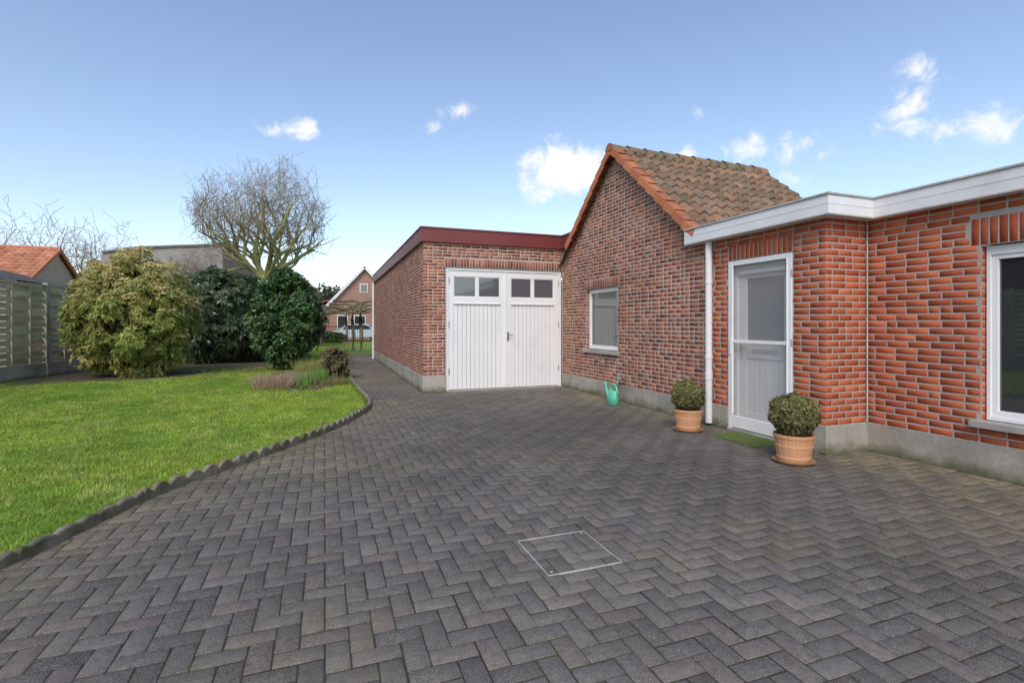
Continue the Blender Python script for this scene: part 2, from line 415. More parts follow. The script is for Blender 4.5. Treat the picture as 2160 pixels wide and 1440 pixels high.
mb.box((WX+.006,5.209,0),(WX+.12,5.3,2.17)); mb.box((WX+.006,4.15,0),(WX+.12,4.243,2.17)); mb.box((WX+.006,4.247,2.171),(WX+.12,5.205,2.2))
mb.poly([(RX,YE,0),(10,YE,0),(10,YE,2.5),(RX,YE,2.5)]); mb.poly([(10,YE,0),(10,7,0),(10,7,2.5),(10,YE,2.5)])
child_fix(B.build("brickwork",brick_new,None),ext); bld(mb,"mortar",mortar_new,ext)
mb=MB()
mb.box((WX-.016,PY-.016,0),(WX+.1,4.243,.30)); mb.box((WX-.016,5.209,0),(WX+.1,5.345,.299))
mb.box((WX+.1,PY-.0161,0),(RX-.016,PY+.08,.2995)); mb.box((RX-.0161,YE,0),(RX+.1,PY,.3005))
bld(mb,"plinth",concrete,ext,bevel=.005)
mb=MB()
fx,fy=4.75,3.70; fz0,fz1=2.475,2.665; gx=5.40
def fas(a,b,ax):
    h=(fz1-fz0)/2
    for i in range(2):
        z=fz0+i*h
        mb.box((a[0],a[1],z+.003),(b[0],b[1],z+h-.003))
fas((fx,fy),(fx+.02,5.87),'y'); fas((fx+.02,fy),(gx,fy+.02),'x'); fas((gx,YE-.1),(gx+.02,fy),'y')
mb.box((fx+.006,fy+.006,fz0+.01),(fx+.03,5.86,fz1-.01)); mb.box((fx+.01,fy+.007,fz0+.01),(gx+.01,fy+.03,fz1-.01)); mb.box((gx+.006,YE,fz0+.01),(gx+.03,fy+.01,fz1-.01))
mb.box((fx+.02,fy+.021,fz0-.012),(WX+.05,5.86,fz0+.004)); mb.box((WX+.05,fy+.021,fz0-.012),(RX+.05,PY+.05,fz0+.0035)); mb.box((gx+.02,YE,fz0-.0125),(RX+.05,fy+.02,fz0+.003))
mb.box((fx,5.871,fz0),(WX+.05,5.885,fz1-.002))
bld(mb,"fascia_boards",pvc,ext)
mb=MB()
mb.box((fx-.015,fy-.015,fz1),(fx+.05,5.89,fz1+.022)); mb.box((fx+.05,fy-.015,fz1),(gx-.015,fy+.05,fz1+.022)); mb.box((gx-.015,YE-.1,fz1),(gx+.05,fy+.05,fz1+.022))
mb.box((fx-.006,fy-.006,fz0-.014),(fx+.02,5.88,fz0)); mb.box((fx+.02,fy-.006,fz0-.014),(gx-.006,fy+.02,fz0)); mb.box((gx-.006,YE-.1,fz0-.014),(gx+.019,fy+.02,fz0))
bld(mb,"roof_trim",trim,ext,bevel=.004)
mb=MB(); mb.box((fx+.05,fy+.05,fz1-.05),(8.4,5.7,fz1-.01)); mb.box((gx+.05,YE,fz1-.051),(10,fy+.05,fz1-.011)); bld(mb,"flat_roof",dark,ext)
mb=MB(); dx,dyy=WX-.06,5.50
mb.tube([(dx,dyy,2.47),(dx,dyy,.04)],[.044,.044],16)
for z in (.9,1.9): mb.tube([(dx,dyy,z),(dx,dyy,z+.04)],[.05,.05],16)
mb.tube([(dx,dyy,.62),(dx,dyy,.72)],[.05,.05],16)
bld(mb,"downspout",pvc,ext)
mb=MB(); mb.box((dx-.012,dyy+.04,.66),(dx+.05,dyy+.07,.70)); mb.box((dx-.012,dyy+.04,1.42),(dx+.05,dyy+.06,1.45)); bld(mb,"pipe_brackets",metal,ext)
mb=MB(); mb.tube([(RX-.03,PY-.02,2.46),(RX-.03,PY-.02,.31)],[.008,.008],8); bld(mb,"corner_cable_duct",trim,ext)
# right window
mb=MB(); xw=RX+.05; a,b=1.01,2.815
mb.box((xw,b-.035,.50),(xw+.07,b,2.05)); mb.box((xw,a,.50),(xw+.07,a+.035,2.05)); mb.box((xw,a+.035,.50),(xw+.07,b-.035,.54)); mb.box((xw,a+.035,1.97),(xw+.07,b-.035,2.05))
mb.box((xw+.014,b-.08,.54),(xw+.06,b-.035,1.97)); mb.box((xw+.014,a+.08,.54),(xw+.06,b-.08,.59)); mb.box((xw+.014,a+.08,1.93),(xw+.06,b-.08,1.97)); mb.box((xw+.014,a+.035,.54),(xw+.06,a+.08,1.97))
bld(mb,"window_frame",white,ext,bevel=.005)
mb=MB(); mb.box((xw+.04,a+.06,.57),(xw+.046,b-.06,1.95)); bld(mb,"window_glass",glass,ext)
mb=MB(); mb.box((RX-.08,a-.08,.435),(RX+.1,b+.07,.495)); bld(mb,"window_sill",stone,ext,bevel=.006)
# entrance door
mb=MB(); xd=WX-.012; a,b=4.25,5.20; zt=2.16
mb.box((xd,a,.03),(xd+.04,a+.05,zt)); mb.box((xd,b-.05,.03),(xd+.04,b,zt)); mb.box((xd,a+.05,zt-.06),(xd+.04,b-.05,zt))
mb.box((xd,a+.05,1.12),(xd+.03,b-.05,1.16)); mb.box((xd,a+.05,.05),(xd+.03,b-.05,.20))
mb.box((xd-.01,b-.075,.22),(xd+.02,b-.05,zt-.06)) ; mb.box((xd-.01,a+.05,.22),(xd+.02,a+.065,zt-.06))
bld(mb,"screen_door_frame",white,ext,bevel=.004)
scr=bpy.data.materials.new("insect_mesh"); scr.use_nodes=True; nt=scr.node_tree
pb=nt.nodes["Principled BSDF"]; pb.inputs["Base Color"].default_value=(.30,.295,.28,1); pb.inputs["Roughness"].default_value=.8
tr=nt.nodes.new("ShaderNodeBsdfTransparent"); mx=nt.nodes.new("ShaderNodeMixShader"); mx.inputs[0].default_value=.33
nt.links.new(tr.outputs[0],mx.inputs[1]); nt.links.new(pb.outputs[0],mx.inputs[2]); nt.links.new(mx.outputs[0],nt.nodes["Material Output"].inputs[0])
mb=MB(); mb.poly([(xd+.018,a+.05,.20),(xd+.018,b-.05,.20),(xd+.018,b-.05,zt-.06),(xd+.018,a+.05,zt-.06)]); bld(mb,"insect_screen",scr,ext)
mb=MB(); xi=WX+.09
mb.box((xi-.02,a,.03),(xi+.05,a+.07,zt)); mb.box((xi-.02,b-.07,.03),(xi+.05,b,zt)); mb.box((xi-.02,a+.07,zt-.1),(xi+.05,b-.07,zt))
mb.box((xi,a+.07,.05),(xi+.04,a+.19,2.06)); mb.box((xi,b-.20,.05),(xi+.04,b-.07,2.06)); mb.box((xi,a+.19,1.93),(xi+.04,b-.20,2.06))
mb.box((xi,a+.19,.93),(xi+.04,b-.20,1.12)); mb.box((xi,a+.19,.05),(xi+.04,b-.20,.25))
for i in range(6):
    w=(b-.20-a-.19)/6; mb.box((xi+.012,a+.19+i*w+.004,.25),(xi+.03,a+.19+(i+1)*w-.004,.93))
bld(mb,"entrance_door",white,ext,bevel=.004)
mb=MB(); mb.box((xi+.02,a+.18,1.11),(xi+.026,b-.19,1.94)); bld(mb,"door_glass",frost,ext)
mb=MB(); mb.box((xi-.004,a+.28,1.0),(xi+.002,b-.3,1.05)); mb.box((xi-.01,b-.15,.92),(xi,b-.11,1.14)); mb.tube([(xi-.01,b-.13,1.07),(xi-.05,b-.13,1.07),(xi-.05,b-.24,1.07)],[.009]*3,8)
mb.box((xd-.02,b-.055,.98),(xd,b-.035,1.16))
bld(mb,"door_hardware",M("door_alu",(.62,.62,.60),rough=.35,n1=3,a1=.05),ext)
mb=MB(); mb.tube([(xi-.015,b-.12,2.0),(xi-.015,a+.12,2.0)],[.03,.03],10); bld(mb,"roller_blind",white,ext)
mb=MB(); mb.box((WX-.03,a-.005,0),(WX+.15,b+.005,.035)); bld(mb,"door_step",stone,ext,bevel=.004)
mb=MB(); mb.box((xd-.008,a-.012,.35),(xd+.01,a+.002,.42)); mb.box((xd-.008,a-.012,1.12),(xd+.01,a+.002,1.19)); mb.box((xd-.008,a-.012,1.9),(xd+.01,a+.002,1.97)); bld(mb,"screen_hinges",trim,ext)

# ------------------------------------------------------------------ GROUND
earth=M("ground_grass",(.07,.11,.025),rough=.95,n1=.3,a1=.3,n2=8,a2=.25,bump=.5,bscale=20,bdist=.03,spec=.1)
mb=MB(); mb.poly([(-300,-300,-.06),(300,-300,-.06),(300,300,-.06),(-300,300,-.06)]); mb.build("ground",earth)
edge=[(-3.6,.2),(-2.5,2.2),(-1.68,3.61),(-1.25,4.74),(-.62,5.72),(.05,6.83),(.45,7.75),(.73,8.85),(.66,11.0),(.60,14.5),(.66,18.0),(.80,21.5),(1.0,27)]
def resample(pts,step):
    P=[Vector((p[0],p[1])) for p in pts]; out=[]
    for i in range(len(P)-1):
        p0=P[max(i-1,0)];p1=P[i];p2=P[i+1];p3=P[min(i+2,len(P)-1)]
        n=max(2,int((p2-p1).length/step))
        for k in range(n):
            t=k/n
            out.append(.5*((2*p1)+(p2-p0)*t+(2*p0-5*p1+4*p2-p3)*t*t+(3*p1-p0-3*p2+p3)*t**3))
    out.append(P[-1]); return out
ES=resample(edge,.02)
EY=np.array([p.y for p in ES]); EX=np.array([p.x for p in ES])
def edge_x(y): return np.interp(y,EY,EX)
bed=M("joint_sand",(.060,.054,.042),rough=.95,n1=1.5,a1=.3,n2=60,a2=.3,stain=(.10,.12,.045),stain_scale=1.2,stain_lo=.50,stain_hi=.66,spec=.1)
mb=MB()
ys=np.arange(-3,27.01,.5)
for i in range(len(ys)-1):
    y,y2=ys[i],ys[i+1]
    mb.poly([(float(edge_x(y)) if y>.2 else -4.5,y,-.005),(7.0,y,-.005),(7.0,y2,-.005),(float(edge_x(y2)) if y2>.2 else -4.5,y2,-.005)])
paving=empty("brick_paving",(1.5,5,0))
bld(mb,"joint_bed",bed,paving)
a=.100; j=.0065
cells=[]
for iy in range(int(-2.5/a),int(26/a)):
    y=iy*a
    xl=float(edge_x(y)) if y>.2 else -4.2
    xr=RX+.02 if y<PY else WX+.02
    if y>GY: xr=GX+.02
    for ix in range(int(math.floor(xl/a))-1,int(xr/a)+1):
        k=(ix-iy)%4
        if k==0: w,h=2,1
        elif k==3: w,h=1,2
        else: continue
        cells.append((ix*a,iy*a,w*a,h*a))
cells=np.array(cells)
cx=cells[:,0]+cells[:,2]/2; cy=cells[:,1]+cells[:,3]/2
exx=np.where(cy>.2,edge_x(cy),-4.2)
n=len(cells)
x0=cells[:,0]+j/2;y0_=cells[:,1]+j/2;x1=cells[:,0]+cells[:,2]-j/2;y1=cells[:,1]+cells[:,3]-j/2
jit=lambda s:rng.normal(0,s,n)
keep=(x1>exx-.02)
dx_,dy_=jit(.0012),jit(.0012)
x0+=dx_;x1+=dx_;y0_+=dy_;y1+=dy_
z=jit(.0010); tx=jit(.007); ty=jit(.007)
ch=.005
def corner(x,y,zz):
    return np.stack([x,y,zz+z+tx*(x-cx)+ty*(y-cy)],1)
vs=np.stack([corner(x0,y0_,-.02),corner(x1,y0_,-.02),corner(x1,y1,-.02),corner(x0,y1,-.02),
  corner(x0,y0_,-.004),corner(x1,y0_,-.004),corner(x1,y1,-.004),corner(x0,y1,-.004),
  corner(x0+ch,y0_+ch,0),corner(x1-ch,y0_+ch,0),corner(x1-ch,y1-ch,0),corner(x0+ch,y1-ch,0)],1)
f=np.array([[8,9,10,11]]+[[q,(q+1)%4,4+(q+1)%4,4+q] for q in range(4)]+[[4+q,4+(q+1)%4,8+(q+1)%4,8+q] for q in range(4)])
pal=np.array([(.115,.104,.091),(.102,.093,.083),(.130,.114,.100),(.090,.083,.076),(.135,.110,.097),(.120,.110,.097)])
c=pal[rng.integers(0,len(pal),n)]*rng.uniform(.82,1.18,(n,1))
big=fbm(cx*.55+3,cy*.55,3); big2=fbm(cx*.8+9,cy*.8+4,8)
c=c*(0.55+.85*big)[:,None]
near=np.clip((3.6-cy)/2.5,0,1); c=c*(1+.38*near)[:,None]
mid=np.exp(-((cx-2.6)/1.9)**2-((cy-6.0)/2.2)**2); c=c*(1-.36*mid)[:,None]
de=cx-exx
xr=np.where(cy<PY,RX,np.where(cy<GY,WX,GX)); dw=xr-cx
moss=np.exp(-(de/.6)**2)*.8*(cy<9.5)+np.exp(-(dw/.5)**2)*.8*(cy<GY)+.6*(cy>7.6)*np.clip(big2*2-.5,0,1)+.4*np.clip((big2-.55)*5,0,1)
moss+=np.exp(-(dw/1.0)**2)*.8*(cy<PY)+ .5*np.exp(-((cx-4.2)/1.0)**2-((cy-2.2)/.7)**2)+.5*np.exp(-((cx-.0)/.6)**2-((cy-5.4)/.8)**2)
moss=moss*(1-.8*mid)
moss=np.clip(moss*(.4+1.0*big),0,.8)*rng.uniform(.5,1.1,n)
mc=np.array([(.205,.172,.088)]); moss=np.clip(moss,0,.8)[:,None]
c=c*(1-moss)+mc*moss*(0.7+.6*rng.random((n,1)))
vs=vs[keep];c=c[keep];n=len(vs)
F=(np.arange(n)[:,None,None]*12+f[None]).reshape(-1,4)
paver=M("paver",col=True,rough=.85,n1=.9,a1=.22,n2=26,a2=.25,bump=1.0,bscale=300,bdist=.006,speck=(.37,.345,.31),speck_scale=240,speck_t=.54,stain=(.135,.13,.07),stain_scale=.7,stain_lo=.56,stain_hi=.82,spec=.2)
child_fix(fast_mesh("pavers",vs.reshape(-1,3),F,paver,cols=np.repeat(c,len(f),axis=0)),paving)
m=60000; X=rng.uniform(-3,5.5,m); Y=rng.uniform(1,20,m)
exY=edge_x(Y); wxY=np.where(Y<PY,RX,np.where(Y<GY,WX,GX))-.03
d1=np.abs(X-exY);d2_=np.abs(wxY-X)
pr=np.exp(-(d1/.10)**2)+np.exp(-(d2_/.06)**2)+.10*np.exp(-(d2_/.9)**2)*(Y<PY+1)+.012
k=(X>exY)&(X<wxY)&(rng.random(m)<pr); 
fxm=np.abs((X/a+.5)%1-.5); fym=np.abs((Y/a+.5)%1-.5)
k&=(np.minimum(fxm,fym)<.06)|(d1<.05)|(d2_<.03)
X=X[k];Y=Y[k]
mh=empty("manhole_cover",(1.36,2.74,0)); mb=MB()
galv=M("galvanised",(.50,.48,.44),rough=.5,n1=10,a1=.2)
x0,x1,y0_,y1=1.13,1.59,2.50,2.97; t=.0035
mb.box((x0,y0_,-.01),(x1,y0_+t,.004));mb.box((x0,y1-t,-.01),(x1,y1,.004));mb.box((x0,y0_+t,-.01),(x0+t,y1-t,.004));mb.box((x1-t,y0_+t,-.01),(x1,y1-t,.004))
bld(mb,"frame",galv,mh)
mb=MB()
for (px,py) in ((x0+.03,y0_+.03),(x1-.03,y1-.03)): mb.lathe((px,py,.003),[(.008,0),(.008,.002),(0,.002)],12)
bld(mb,"lifting_points",galv,mh)

# garden edging with scalloped top
mb=MB(); acc=0; W=.045
eg=M("edging_concrete",(.25,.225,.175),rough=.95,n1=4,a1=.3,n2=40,a2=.3,bump=.7,bscale=70,bdist=.01,stain=(.085,.09,.035),stain_scale=5,stain_lo=.43,stain_hi=.62,spec=.1)
prev=None
for i,p in enumerate(ES):
    q=ES[min(i+1,len(ES)-1)]-ES[max(i-1,0)]; q.normalize(); nrm=Vector((-q.y,q.x))
    if i>0: acc+=(p-ES[i-1]).length
    amp=.012 if p.y<4.6 else .036
    ph=(acc%.17)/.17
    zt=(.058 if p.y<4.6 else .040)+amp*abs(math.sin(ph*math.pi))**.7*1.6
    if (acc%1.0)<.02: zt=.03
    ring=[(p.x,p.y,-.02),(p.x,p.y,zt-.01),(p.x+nrm.x*.008,p.y+nrm.y*.008,zt),(p.x+nrm.x*(W-.008),p.y+nrm.y*(W-.008),zt),(p.x+nrm.x*W,p.y+nrm.y*W,zt-.01),(p.x+nrm.x*W,p.y+nrm.y*W,-.02)]
    if prev:
        for k in range(5): mb.poly([prev[k],prev[k+1],ring[k+1],ring[k]])
    prev=ring
mb.build("scalloped_edging",eg)

# lawn
lawn_mat=M("lawn_soil",(.19,.26,.045),rough=.95,n1=.8,a1=.25,n2=15,a2=.3,bump=.6,bscale=60,bdist=.02,spec=.1)
lawn=empty("lawn",(-3,12,0)); mb=MB()
ys=np.arange(-3,45.01,.5)
for i in range(len(ys)-1):
    y,y2=float(ys[i]),float(ys[i+1])
    l=lambda yy:(float(edge_x(yy))-.04 if yy>.2 else -3.6)
    mb.poly([(-9,y,.02),(l(y),y,.02),(l(y2),y2,.02),(-9,y2,.02)])
mb.poly([(.96,27,.0185),(14,27,.0185),(14,45,.0185),(.96,45,.0185)]); 
mb.poly([(1.05,23.8,.016),(14,23.8,.016),(14,27,.016),(1.05,27,.016)]); 
bld(mb,"lawn_ground",lawn_mat,lawn)
def blades(name,X,Y,h,w,mat,parent,cols,z=0.02,lean=.5):
    n=len(X); a=rng.uniform(0,2*np.pi,n); ln=rng.uniform(0,lean,n)*h; b=rng.uniform(0,2*np.pi,n)
    dx,dy=np.cos(a)*w/2,np.sin(a)*w/2
    p0=np.stack([X-dx,Y-dy,np.full(n,z)],1);p1=np.stack([X+dx,Y+dy,np.full(n,z)],1)
    p2=np.stack([X+np.cos(b)*ln,Y+np.sin(b)*ln,z+h],1)
    V=np.stack([p0,p1,p2],1).reshape(-1,3); F=np.arange(n*3).reshape(-1,3)
    o=fast_mesh(name,V,F,mat,cols=cols)
    if parent: child_fix(o,parent)
    return o
grass_mat=M("grass_blades",col=True,rough=.6,a1=0,a2=0,transl=.35,spec=.3)
blades("joint_moss",X,Y,.006+.010*rng.random(len(X)),np.full(len(X),.010),grass_mat,paving,np.array([.19,.20,.06])*rng.uniform(.5,1.3,(len(X),1)),z=-.006,lean=.8)
def inbed(X,Y): return ((X-(-.45))/1.05)**2+((Y-13.6)/2.3)**2<1+.25*np.sin(X*5+Y*3)
def inbed2(X,Y): return (((X+4.85)/1.7)**2+((Y-15.9)/1.4)**2<1)|(((X+2.9)/2.9)**2+((Y-19.6)/1.6)**2<1)|(X<-6.0+.12*(Y-15))
XS=[];YS=[];
for (ya,yb,den) in ((2.0,6,4200),(6,10,2600),(10,16,1500),(16,28,550),(28,42,120)):
    A=(yb-ya)*10; m=int(A*den); X=rng.uniform(-9,1,m); Y=rng.uniform(ya,yb,m)
    k=(X<edge_x(Y)-.04)&(X>-1.55*Y*.8-2.6)&~inbed(X,Y)&~inbed2(X,Y)&(X>-7.5+.15*(Y-15))
    XS.append(X[k]);YS.append(Y[k])
X=np.concatenate(XS);Y=np.concatenate(YS); m=len(X)
g1=fbm(X*.9,Y*.9,21); g2=fbm(X*3.5,Y*3.5,33); g3=fbm(X*9,Y*9,44,2)
h=(.013+.022*rng.random(m))*(.5+1.0*g2); w=.004+.004*rng.random(m)+.0007*Y
ga=np.array([.21,.36,.045]); gb=np.array([.40,.52,.075]); gy=np.array([.54,.54,.18])
t=np.clip((g1-.3)*2.2,0,1)[:,None]; cc=ga*(1-t)+gb*t
t2=np.clip((g2-.52)*4,0,1)[:,None]*.6; cc=cc*(1-t2)+gy*t2
cc=cc*rng.uniform(.65,1.3,(m,1))*(.6+.8*g3)[:,None]
blades("grass",X,Y,h,w,grass_mat,lawn,cc,lean=.9)
m=7000; idx=rng.integers(20,len(ES)-5,m); X=EX[idx]-.055-rng.random(m)*.05; Y=EY[idx]
k=Y>2;X=X[k];Y=Y[k];m=len(X)
blades("grass_fringe",X,Y,.03+.03*rng.random(m),np.full(m,.006),grass_mat,lawn,ga*rng.uniform(.5,1.2,(m,1)),lean=.8)
# ------------------------------------------------------------------ foliage
leaf_mat=M("leaf",col=True,rough=.5,a1=0,a2=0,transl=.25,spec=.35)
leaf_gloss=M("leaf_gloss",col=True,rough=.32,a1=0,a2=0,transl=.15,spec=.5)
bark=M("bark",(.17,.14,.10),rough=.95,n1=3,a1=.3,n2=30,a2=.3,bump=.5,bscale=40,stain=(.16,.18,.06),stain_scale=2,stain_lo=.42,stain_hi=.6,spec=.1)
core_mat=M("foliage_shade_core",(.012,.018,.006),rough=1,spec=0)  # near-black filler colour, shade inside the foliage put into the colour
def norm(v): return v/np.maximum(np.linalg.norm(v,axis=1,keepdims=True),1e-6)
def leaves(P,A,m,L,Wd,cols,spread=.9,up=.45,droop=.15,jl=.3):
    n=len(P); P=np.repeat(P,m,0);A=np.repeat(A,m,0);cols=np.repeat(cols,m,0); N_=n*m
    r=rng.normal(size=(N_,3)); r=norm(r-A*np.sum(r*A,1,keepdims=True))
    d=norm(A*up*rng.uniform(.3,1.6,(N_,1))+r*spread)
    s=norm(np.cross(d,A)+1e-4)
    s=norm(s+rng.normal(0,.25,(N_,3)))
    l=(L*rng.uniform(1-jl,1+jl,N_))[:,None]; w=Wd*rng.uniform(.8,1.2,N_)[:,None]
    base=P; tip=P+d*l-np.array([0,0,1])*l*droop; mid=P+d*l*.5+A*l*.04
    V=np.stack([base,mid+s*w/2,tip,mid-s*w/2],1).reshape(-1,3)
    F=np.arange(N_*4).reshape(-1,4)
    cols=cols*rng.uniform(.75,1.25,(N_,1))
    return V,F,cols
def shrub(name,c,R,nclump,clr,nros,m,L,Wd,pal,mat,core=.72,lump=.16,spread=.9,up=.45,droop=.15,topcol=None,minz=.08,stems=True,egg=0):
    e=empty(name,(c[0],c[1],0)); c=np.array(c); R=np.array(R)
    d=norm(rng.normal(size=(nclump,3))); 
    bd=norm(rng.normal(size=(14,3))); amp=rng.uniform(-1,1,14)
    def rad(d): return 1+lump*np.sum(amp[None]*np.exp(-4*(1-d@bd.T)),1)
    rr=rng.uniform(.70,.98,nclump)*rad(d)
    eg=np.where(d[:,2:3]>0,1-egg*np.abs(d[:,2:3]),1)
    cl=c+d*R*rr[:,None]*np.concatenate([eg,eg,np.ones_like(eg)],1)
    cr=clr*rng.uniform(.6,1.25,nclump)
    k=cl[:,2]>minz; cl=cl[k];d2=d[k];cr=cr[k]; nclump=len(cl)
    ccol=np.array(pal)[rng.integers(0,len(pal),nclump)]*rng.uniform(.8,1.2,(nclump,1))
    a=norm(rng.normal(size=(nclump*nros,3))+np.repeat(d2,nros,0)*.9+np.array([0,0,.35]))
    P=np.repeat(cl,nros,0)+a*np.repeat(cr,nros)[:,None]*rng.uniform(.5,1.05,(nclump*nros,1))
    col=np.repeat(ccol,nros,0)
    if topcol is not None:
        tz=np.clip(a[:,2]*.8+(P[:,2]-c[2])/R[2]*.5-.25+rng.normal(0,.2,len(a)),0,1)[:,None]; col=col*(1-tz)+np.array(topcol)*tz
    k=P[:,2]>minz*.6; P=P[k];a=a[k];col=col[k]
    A=norm(a+np.array([0,0,.5]))
    V,F,C=leaves(P,A,m,L,Wd,col,spread,up,droop)
    child_fix(fast_mesh("leaves",V,F,mat,cols=C),e)
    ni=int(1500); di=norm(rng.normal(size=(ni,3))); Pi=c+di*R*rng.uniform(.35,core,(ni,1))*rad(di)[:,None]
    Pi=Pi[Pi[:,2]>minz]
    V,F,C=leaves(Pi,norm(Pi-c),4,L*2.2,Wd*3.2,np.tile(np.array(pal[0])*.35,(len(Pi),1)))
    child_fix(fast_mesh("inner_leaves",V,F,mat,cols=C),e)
    mb=MB()
    for i in range(9):
        t=norm(rng.normal(size=(1,3)))[0]; t[2]=abs(t[2])+.3
        p=(c[0]+t[0]*.2,c[1]+t[1]*.2,0)
        q=c+t/np.linalg.norm(t)*R*.8
        mbm=[(p[0]+(q[0]-p[0])*u**1.4,p[1]+(q[1]-p[1])*u**1.4,q[2]*u) for u in (0,.3,.6,1)]
        mb.tube(mbm,[.035,.028,.02,.008],6)
    bld(mb,"stems",bark,e)
    return e
shrub("pieris_shrub",(-4.70,15.85,1.55),(1.32,1.25,1.60),230,.31,44,7,.105,.030,
      [(.29,.34,.08),(.36,.39,.10),(.23,.28,.065),(.46,.41,.14)],leaf_mat,topcol=(.70,.58,.26),lump=.13,droop=.25)
shrub("rhododendron_bush",(-3.65,20.6,1.62),(1.75,1.5,1.75),220,.38,30,8,.16,.048,
      [(.08,.125,.055),(.10,.15,.07),(.065,.105,.045),(.13,.17,.08)],leaf_gloss,lump=.14,droop=.3)
shrub("rhododendron_bush",(-1.9,20.9,1.45),(1.3,1.3,1.6),130,.36,28,8,.15,.046,
      [(.09,.135,.06),(.11,.16,.07),(.065,.105,.045)],leaf_gloss,lump=.12,droop=.3)
shrub("camellia_bush",(-1.04,16.3,1.55),(.97,.95,1.36),240,.20,40,5,.085,.045,
      [(.06,.13,.035),(.08,.16,.045),(.05,.10,.03),(.11,.20,.07)],leaf_gloss,lump=.06,up=.7,egg=.18,minz=.2)

def tuft(name,x,y,n,h,w,r,col,lean=.6,mat=grass_mat,e=None,seg=True):
    a=rng.uniform(0,2*np.pi,n); q=np.sqrt(rng.random(n))*r; X=x+np.cos(a)*q;Y=y+np.sin(a)*q
    cols=np.array(col)[rng.integers(0,len(col),n)]*rng.uniform(.7,1.2,(n,1))
    return blades(name,X,Y,h*rng.uniform(.6,1.1,n),np.full(n,w),mat,e,cols,z=.02,lean=lean)
bedm=M("bed_soil",(.15,.12,.085),rough=1,n1=3,a1=.3,n2=40,a2=.4,bump=1,bscale=40,bdist=.03,stain=(.14,.17,.05),stain_scale=2,stain_lo=.5,stain_hi=.65,spec=.1)
bedE=empty("flower_bed",(-.45,13.6,0))
mb=MB()
ctr=(-.45,13.6,.09); pts=[]
for k in range(40):
    an=2*math.pi*k/40; pts.append((-.45+math.cos(an)*1.04*(1+.06*math.sin(3*an)),13.6+math.sin(an)*2.4,.026))
for k in range(40): mb.poly([ctr,pts[k],pts[(k+1)%40]])
mb.poly([(-6.6,14.3,.0255),(-3.1,14.8,.0255),(-.2,18.1,.0255),(-.3,21,.0255),(-7,21,.0255)])
bld(mb,"soil",bedm,bedE)
m=5000; X=rng.uniform(-1.5,.6,m);Y=rng.uniform(11.3,16,m);k=inbed(X,Y);X=X[k];Y=Y[k]
blades("ground_cover",X,Y,.03+.06*rng.random(len(X)),np.full(len(X),.02),grass_mat,bedE,np.array([.24,.22,.10])*rng.uniform(.5,1.5,(len(X),1)),lean=1.5,z=.03)
tuft("heather",-.92,12.0,2200,.30,.012,.50,[(.60,.44,.29),(.48,.35,.23),(.66,.52,.38),(.36,.25,.16)],lean=1.1,e=bedE)
tuft("heather_back",-.5,12.9,1000,.26,.012,.4,[(.42,.35,.21),(.33,.27,.15)],lean=1.1,e=bedE)
tuft("daffodil_leaves",-.40,11.8,300,.34,.016,.20,[(.22,.40,.10),(.28,.46,.12)],lean=.4,e=bedE)
tuft("daffodil_leaves_b",-.12,12.8,300,.36,.016,.22,[(.22,.40,.10),(.28,.46,.12)],lean=.4,e=bedE)
tuft("yellow_tuft",-.35,14.3,1100,.45,.014,.38,[(.48,.47,.16),(.34,.38,.11)],lean=.8,e=bedE)
tuft("dry_tuft",.2,12.0,500,.18,.012,.3,[(.32,.29,.14),(.25,.26,.10)],lean=1.3,e=bedE)
shrub("dwarf_shrub",(.26,13.4,.40),(.34,.34,.40),60,.12,24,5,.038,.022,[(.26,.21,.12),(.21,.22,.09),(.33,.25,.15)],leaf_mat,minz=.03)

